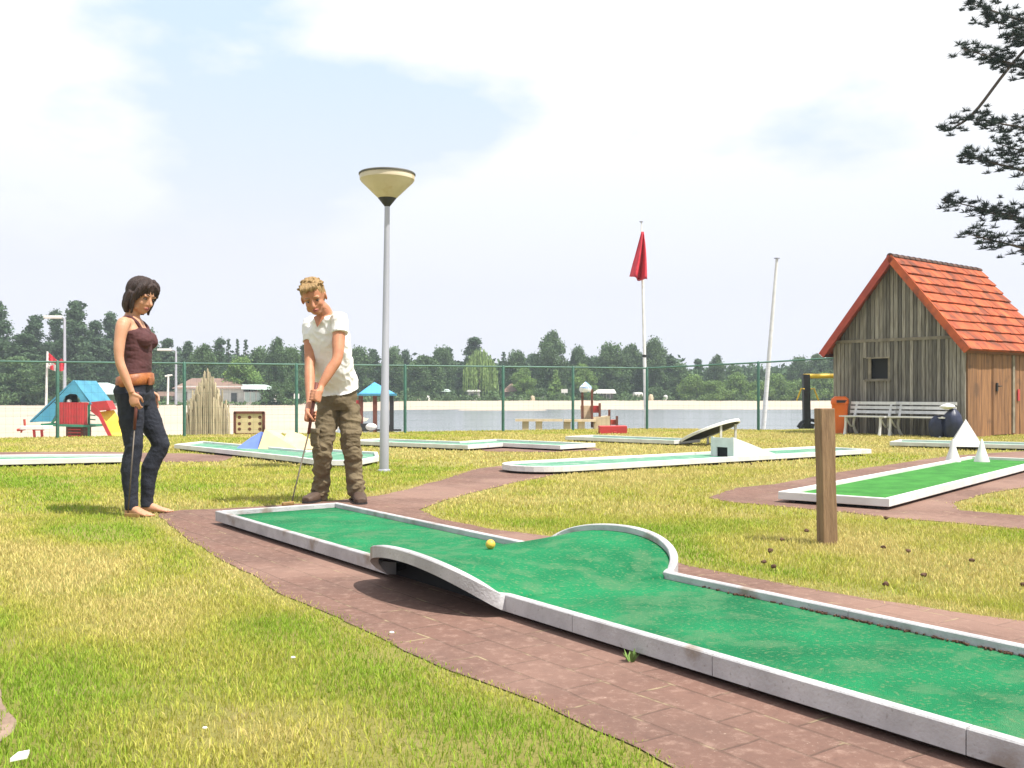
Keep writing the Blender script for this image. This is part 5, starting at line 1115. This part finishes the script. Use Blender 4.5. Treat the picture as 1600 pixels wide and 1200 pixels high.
for i in range(2): make_variant('f%d' % i, 'fir', 9, 1.7, 'leafdark', 330, .15)
make_variant('y0', 'fir', 5, 1.5, 'leaflight', 420, .13)
for i in range(2): make_variant('s%d' % i, 'bush', 4, 3.2, 'leaflight', 200, .16, False)
make_variant('s2', 'bush', 4, 3.2, 'leafmid', 200, .16, False)
make_willow('w0', 8, 3.2)
NAMES = {'b': ('broadleaf_tree', 'broadleaf tree'), 'l': ('broadleaf_tree', 'broadleaf tree'), 'p': ('pine_tree', 'pine tree'), 'f': ('fir_tree', 'fir tree'), 'y': ('young_conifer', 'conifer'), 's': ('bush', 'bush'), 'w': ('willow_tree', 'willow')}
def put(px, top_, Y, key, label, wpx=None, base=None, group=None):
    me, tm, h0 = TR[key]; base = base if base is not None else (631 if px < 520 else 627)
    b_ = W(px, base, Y); h = (base-top_)/FX*Y; s = h/h0; nm, cat = NAMES[key[0]]
    root = thing(nm, label, cat, tuple(b_), group); sx = s if wpx is None else (wpx/FX*Y)/({'b':6.6,'l':6.4,'p':5.0,'f':3.4,'y':3.0,'s':7.0,'w':6.6}[key[0]])
    root.scale = (sx, sx, s); root.rotation_euler = (0, 0, random.uniform(0, 6.28))
    o = bpy.data.objects.new('crown', me); COL.objects.link(o); o.parent = root
    if tm: o = bpy.data.objects.new('trunk', tm); COL.objects.link(o); o.parent = root
FS = 'trees along the far shore'; LS = 'tall trees behind the left beach'
LT = [ # px, top, Y, key, label, width
(-6,470,112,'p0','dark pine cut by the left edge of the picture',80),(38,520,108,'p2','lighter pine low at the far left, above the grey cabin',90),(55,492,118,'p1','tall dark pine left of the first distant lamp',66),(88,487,122,'p3','dark pine directly behind the first distant lamp',60),
(118,470,116,'p0','tallest dark pine, just right of the first distant lamp',72),(150,500,120,'p2','dark pine above the pale green roof',60),(172,488,124,'p1','dark pine at the left shoulder of the woman',58),(205,497,118,'p3','dark pine behind the woman',60),
(20,560,104,'b1','rounded green tree at far left beside the small flag',90),(75,570,102,'b0','broad green tree behind the play tower roof',70),(228,520,118,'b0','green tree just right of the waist of the woman',56),(262,528,120,'p2','pine above the dark cabin, near the second distant lamp',50),
(294,533,124,'p1','pine top left of the stakes tip',44),(318,540,112,'b2','green tree directly behind the tip of the stakes',56),(343,530,122,'p3','pine right of the tip of the stakes',42),(357,527,125,'f0','narrow fir, left of the twin firs above the bungalow',26),
(371,527,124,'f1','narrow fir, left one of the twin firs above the bungalow',24),(384,528,126,'f0','narrow fir, right one of the twin firs above the bungalow',26),(376,562,108,'l0','light green tree above the right end of the bungalow roof',66),(404,545,118,'b1','mid green tree above the glazed annex',50),
(433,530,114,'b2','loose open-crowned tree left of the man',44),(455,548,112,'b0','green tree just left of the arm of the man',50),(478,538,118,'p2','pine behind the shoulder of the man',50),(505,545,118,'b1','green tree hidden behind the man',56),(436,596,104,'s2','low dark bush right of the glazed annex',60),(462,585,106,'b2','small green tree behind the lower arm of the man',40)]
for px, t, Y, k, lab, wd in LT: put(px, t, Y, k, lab, wd, None, LS)
FT = [
(560,548,136,'b0','green tree between the man and the lamp pole',60),(583,545,140,'p1','dark pine left of the lamp pole',44),(612,545,138,'b1','green tree just right of the lamp pole',50),(634,548,142,'p3','dark pine at the first fence post right of the lamp',40),
(664,557,132,'b2','low spreading tree above the grey shed',66),(690,548,140,'b0','green tree left of the willow',52),(700,543,146,'p0','dark pine top behind the trees left of the willow',40),(742,526,142,'p2','ragged dark tree rising behind the willow',62),
(750,545,130,'w0','pale green weeping willow behind the white kiosk',58),(787,548,142,'f1','dark fir right of the willow',28),(808,550,138,'b1','dark green tree above the thatched hut',50),(818,575,130,'l1','small light green tree right of the thatched hut',40),(835,552,144,'p1','dark pine right of the thatched hut',34),
(862,520,136,'b2','tallest broadleaf tree of the far shore, in its middle',56),(868,577,129,'y0','bright green young conifer below the tallest broadleaf tree',30),(903,547,140,'b0','rounded tree right of the tallest broadleaf tree',42),(912,572,131,'l0','light green tree behind the play castle post',46),
(920,560,141,'p3','gap-filling dark pine above the play castle',36),(955,539,136,'b1','large dark tree above the beach cafe',62),(985,540,140,'b2','broad dark tree left of the red-flag pole',56),(1022,535,138,'b0','tall dark tree just right of the red-flag pole',54),(1048,556,142,'p0','dark pine right of the red-flag pole',44),(1062,570,134,'b1','green tree above the bushes, right of the red-flag pole',46),
(1090,560,150,'p2','dark pine top over the left end of the bushes',34),(1120,556,146,'b2','dark tree top over the middle of the bushes',34),(1146,574,150,'b0','distant low tree left of the leaning pole',44),(1175,585,155,'b1','distant low tree behind the leaning pole',50),(1215,580,155,'p3','distant low pine right of the leaning pole',50),(1250,562,145,'b0','tree left of the hut, above the yellow crossbar',50),(1278,555,142,'b2','tree beside the left wall of the hut',50),(1310,548,142,'b1','tree mostly hidden behind the hut',60),
(655,605,130,'s2','dark bush left of the grey shed',36),(715,608,130,'s2','dark bush between grey shed and kiosk',36),(772,607,130,'s2','dark bush between kiosk and thatched hut',36),(845,606,130,'s2','dark bush left of the young conifer',50),(895,606,130,'s2','dark bush beside the notice board of the far shore',40),(1025,604,131,'s2','dark bush right of the white caravan',50),
(1085,588,128,'s0','light green bush at the left end of the bushes',60),(1118,593,127,'s1','light green bush left of the third tall fence post',60),(1150,585,129,'s0','light green bush just left of the fence post by the leaning pole',60),(1185,594,127,'s1','light green bush behind the leaning pole',56),(1215,587,128,'s0','light green bush right of the leaning pole',60),(1250,592,127,'s1','light green bush behind the black swing post',60),(1285,585,129,'s0','light green bush beside the hut wall',60),(1320,588,129,'s1','light green bush hidden behind the hut',60)]
for px, t, Y, k, lab, wd in FT: put(px, t, Y, k, lab, wd, None, FS)
# far wood behind as one mass
P = []; Rr = []
for i in range(6200):
    px = rng.uniform(-700, 2300); Y = rng.uniform(146, 178); t = rng.random()
    hpx = 60+14*noise.noise(V(px*.02, 0, 3))+ (26 if px < 240 else 10 if px < 520 else 0) - (14 if px > 1060 else 0)
    q = W(px, 628-hpx*t*.95, Y); P.append(tuple(q)); Rr.append(.9+1.1*rng.random())
C, A, B, v = leaves(np.array(P), np.array(Rr), 26, .42, .75)
o = bpy.data.objects.new('wood', quads_mesh('wood', C, A, B, v, M['leafdark'])); COL.objects.link(o); setp(o, 'far-off dark wood forming one mass behind the shore trees', 'wood', None, 'stuff')
P = []; Rr = []
for i in range(420):
    px = rng.uniform(-300, 1500); Y = 126+rng.uniform(0, 6) if px > 520 else rng.uniform(100, 106)
    q = W(px, (627 if px > 520 else 631)-rng.random()*9, Y); P.append(tuple(q)); Rr.append(.5+.6*rng.random())
C, A, B, v = leaves(np.array(P), np.array(Rr), 60, .22, .6)
keep = ~((C[:, 0] > (-810+800-130)/FX*0-99) & (C[:, 1] < 106) & (C[:, 0] < (430-800)/FX*104) & (C[:, 0] > (125-800)/FX*104) & (C[:, 2] > -.1))
o = bpy.data.objects.new('undergrowth', quads_mesh('undergrowth', C[keep], A[keep], B[keep], v[keep], M['leafmid'])); COL.objects.link(o); setp(o, 'low undergrowth along the far edge of the beach', 'undergrowth', None, 'stuff')
# pine at the right, behind the hut
YT = 24.0; tx = (1735-800)/FX*YT; root = thing('pine_tree', 'big near pine at the right edge, its dark boughs hanging in from above the hut', 'pine tree', (tx, YT, -.4))
m_ = MB(); m_.tube([(tx,YT,-.6), (tx+.1,YT,4), (tx-.1,YT+.1,8), (tx,YT,12.5)], [.26, .21, .14, .04], 12, 4); BR = []
boughs = [ # tip px,py ; start height px y ; thickness list of clump rows
 (1505, 76, 100), (1475, 206, 60), (1503, 243, 250), (1527, 187, 175), (1474, 312, 325), (1512, 366, 372), (1512, 4, 30), (1545, 30, 45), (1560, 225, 228), (1540, 330, 340), (1552, 95, 85), (1580, 60, 60)]
CC = []; RR = []
def clump(p, r): CC.append(tuple(p)); RR.append(r)
for i, (x, y, ys) in enumerate(boughs):
    tip = W(x, y, YT-.9+.3*math.sin(i*2.1)); st = V(tx, YT, W(1735, ys, YT).z-(1.0 if i not in (1,) else -.6)); mid = st.lerp(tip, .5)+V(0, 0, .10 if i != 1 else .25)
    if i == 1: mid = W(1592, 88, YT-.5); pts = [V(tx, YT, W(1735, -60, YT).z), mid, W(1520, 178, YT-.8), tip]
    else: pts = [st, mid, tip]
    m_.tube(pts, [.07]+[.035]*(len(pts)-2)+[.008], 6, 6); Q, _ = crom([Vector(p) for p in pts], [1]*len(pts), 14)
    for j, p in enumerate(Q):
        t = j/(len(Q)-1)
        if t < .35 or (i == 1 and t < .62): continue
        for k in range(6 if i != 1 else 2):
            w_ = (.12+.55*(1-t)) if i != 1 else .14; e = V(rng.normal()*.10, rng.normal()*w_*.8, rng.normal()*(.10+.13*(1-t))); 
            if rng.random() < .34: continue
            q = p+e; m_.tube([p, q], [.006, .003], 4); clump(q, .07+.06*rng.random())
for k in range(260):                      # rest of the crown, out of frame
    z = rng.uniform(4, 12.5); w_ = 3.1*(1-(z-3)/11.5)+.4; a = rng.random()*6.283; q = w_*(.3+.7*rng.random()); x = tx+q*math.cos(a)
    px = 800+x/(YT+q*math.sin(a))*FX
    if px < 1612: continue
    clump((x, YT+q*math.sin(a), z), .2+.15*rng.random())
m_.build('trunk', M['bark'], root, smooth=True)
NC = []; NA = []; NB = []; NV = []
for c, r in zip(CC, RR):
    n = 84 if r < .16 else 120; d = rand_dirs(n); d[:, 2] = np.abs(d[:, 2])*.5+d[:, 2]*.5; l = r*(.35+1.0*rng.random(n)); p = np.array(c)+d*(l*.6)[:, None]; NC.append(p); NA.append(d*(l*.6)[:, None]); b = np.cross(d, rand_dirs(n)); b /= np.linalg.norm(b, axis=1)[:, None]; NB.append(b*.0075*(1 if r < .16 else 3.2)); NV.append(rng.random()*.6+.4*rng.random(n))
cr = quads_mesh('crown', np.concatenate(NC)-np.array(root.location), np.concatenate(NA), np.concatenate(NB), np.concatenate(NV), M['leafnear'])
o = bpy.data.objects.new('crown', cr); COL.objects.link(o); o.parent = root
# ------------------------------------------------------------------ grass
def vnoise(x, y, s, seed=0):
    x = x*s+seed*17.3; y = y*s+seed*9.1; xi = np.floor(x).astype(np.int64); yi = np.floor(y).astype(np.int64); fx = x-xi; fy = y-yi; fx = fx*fx*(3-2*fx); fy = fy*fy*(3-2*fy)
    def h(a, b): 
        q = (a*374761393+b*668265263+seed*1442695)&0xffffffff; q = ((q^(q>>13))*1274126177)&0xffffffff; return ((q^(q>>16))&0xffff)/65535.
    return (h(xi, yi)*(1-fx)+h(xi+1, yi)*fx)*(1-fy)+(h(xi, yi+1)*(1-fx)+h(xi+1, yi+1)*fx)*fy
def blades(y0, y1, dens, hgt, wid):
    xm0, xm1 = -(y1*.61+.8), y1*.61+.8; n = int((xm1-xm0)*(y1-y0)*dens); x = rng.uniform(xm0, xm1, n); y = rng.uniform(y0, y1, n)
    ok = (np.abs(x) < y*.60+.8)&(y < np.array([0.])+24)
    fy = np.where(x < 3.2, 18.9+(x+8.63)*.395, 23.6-(x-3.2)*.37)+.6; ok &= y < np.minimum(fy, 24)
    x, y = x[ok], y[ok]; ing = np.zeros(x.shape, bool); edge = np.zeros(x.shape)
    jx, jy = rng.normal(size=len(x))*.026, rng.normal(size=len(x))*.026
    for P_ in PATHS: ing |= inpoly(P_, x+jx, y+jy)
    for P_ in FOOT: ing |= inpoly(P_, x, y)
    x, y = x[~ing], y[~ing]; edge = np.zeros(x.shape)
    for dx, dy in ((.09,0),(-.09,0),(0,.09),(0,-.09),(.2,0),(-.2,0),(0,.2),(0,-.2)):
        for P_ in PATHS+FOOT[:1]: edge += inpoly(P_, x+dx, y+dy)
    edge = np.clip(edge/3, 0, 1)
    hu = inpoly([hp(-.1,-.1,0), hp(HW+.1,-.1,0), hp(HW+.1,HD,0), hp(-.1,HD,0)], x, y); x, y, edge = x[~hu], y[~hu], edge[~hu]
    patch = .6*vnoise(x, y, .8, 1)+.4*vnoise(x, y, 2.7, 2); thin = vnoise(x, y, 1.3, 5)*.5+vnoise(x, y, 5, 6)*.5
    far = np.clip((y-9)/10, 0, 1)
    bare = (thin > .70-.10*far)&(rng.random(len(x)) < .45); bare |= inpoly(SOILP, x, y)&(rng.random(len(x)) < .85)
    x, y, edge, patch, thin = x[~bare], y[~bare], edge[~bare], patch[~bare], thin[~bare]; far = np.clip((y-9)/10, 0, 1)
    n = len(x); along = x*.578-y*.816; off = x*.816+y*.578
    band = np.sin((off-.12*np.sin(along*1.1))*4.3+.6)*.5+.5          # mowing bands along the lane
    g = np.clip(.34+1.75*(patch-.5)+.85*(band-.5)*(off < 2.0)-.45*edge-.20*far+.16*rng.normal(size=n), 0, 1)
    straw = np.array([.62,.515,.20]); yel = np.array([.47,.46,.085]); grn = np.array([.25,.385,.035])
    c = np.where((g < .45)[:, None], straw+(yel-straw)*(g/.45)[:, None], yel+(grn-yel)*((g-.45)/.55)[:, None]); c *= (.75+.45*rng.random(n))[:, None]
    H = hgt*(.5+.8*rng.random(n))*(1-.35*edge); a = rng.uniform(0, 6.283, n); a2 = rng.uniform(0, 6.283, n); ln = H*(.15+.75*rng.random(n)); w_ = wid*(.7+.6*rng.random(n))
    sx, sy = np.cos(a)*w_/2, np.sin(a)*w_/2; lx, ly = np.cos(a2)*ln, np.sin(a2)*ln
    v = np.zeros((n, 5, 3), np.float32); v[:, 0] = np.stack([x-sx, y-sy, x*0-.002], 1); v[:, 1] = np.stack([x+sx, y+sy, x*0-.002], 1); v[:, 2] = np.stack([x+sx*.8+lx*.35, y+sy*.8+ly*.35, H*.6], 1); v[:, 3] = np.stack([x-sx*.8+lx*.35, y-sy*.8+ly*.35, H*.6], 1); v[:, 4] = np.stack([x+lx, y+ly, H], 1)
    return v, c
VS = []; CS = []
for a_ in ((2.1, 4.2, 17000, .020, .0028), (4.2, 7.0, 6800, .022, .0042), (7.0, 11.5, 2000, .026, .0075), (11.5, 24, 560, .028, .014)):
    v, c = blades(*a_); VS.append(v); CS.append(c)
v = np.concatenate(VS); c = np.concatenate(CS); n = len(v); print('blades', n)
me = bpy.data.meshes.new('grass'); me.vertices.add(n*5); me.vertices.foreach_set('co', v.reshape(-1)); b5 = np.arange(n, dtype=np.int32)[:, None]*5
me.loops.add(n*7); me.loops.foreach_set('vertex_index', (b5+np.array([[0,1,2,3,3,2,4]], np.int32)).reshape(-1).astype(np.int32))
me.polygons.add(n*2); ls = (np.arange(n, dtype=np.int32)[:, None]*7+np.array([[0, 4]], np.int32)).reshape(-1); me.polygons.foreach_set('loop_start', ls.astype(np.int32)); me.polygons.foreach_set('loop_total', np.tile(np.array([4, 3], np.int32), n))
at = me.attributes.new('tint', 'FLOAT_COLOR', 'POINT'); cc = np.ones((n, 5, 4), np.float32); cc[:, :, :3] = c[:, None, :]; at.data.foreach_set('color', cc.reshape(-1))
me.materials.append(M['grass']); me.update(); o = bpy.data.objects.new('grass', me); COL.objects.link(o); setp(o, 'short dry yellow-green mown grass of the lawn', 'grass', None, 'stuff')
# ------------------------------------------------------------------ haze
HZ = .0009
m = bpy.data.materials.new('haze'); m.use_nodes = True; nt = m.node_tree; nt.nodes.clear(); oo = N(nt, 'ShaderNodeOutputMaterial'); pv = N(nt, 'ShaderNodeVolumePrincipled'); pv.inputs['Color'].default_value = (.80,.90,1,1); pv.inputs['Density'].default_value = HZ; pv.inputs['Anisotropy'].default_value = .1; nt.links.new(pv.outputs[0], oo.inputs['Volume'])

x0, x1, y0, y1, z0, z1 = -440, 440, -75, 640, -2.6, 15.5
mb = MB(); mb.hexa([(x0,y0,z0),(x1,y0,z0),(x1,y1,z0),(x0,y1,z0)], [(x0,y0,z1),(x1,y0,z1),(x1,y1,z1),(x0,y1,z1)]); o = mb.build('haze', m); setp(o, 'thin pale summer haze over the lake and far trees', 'haze', None, 'stuff')
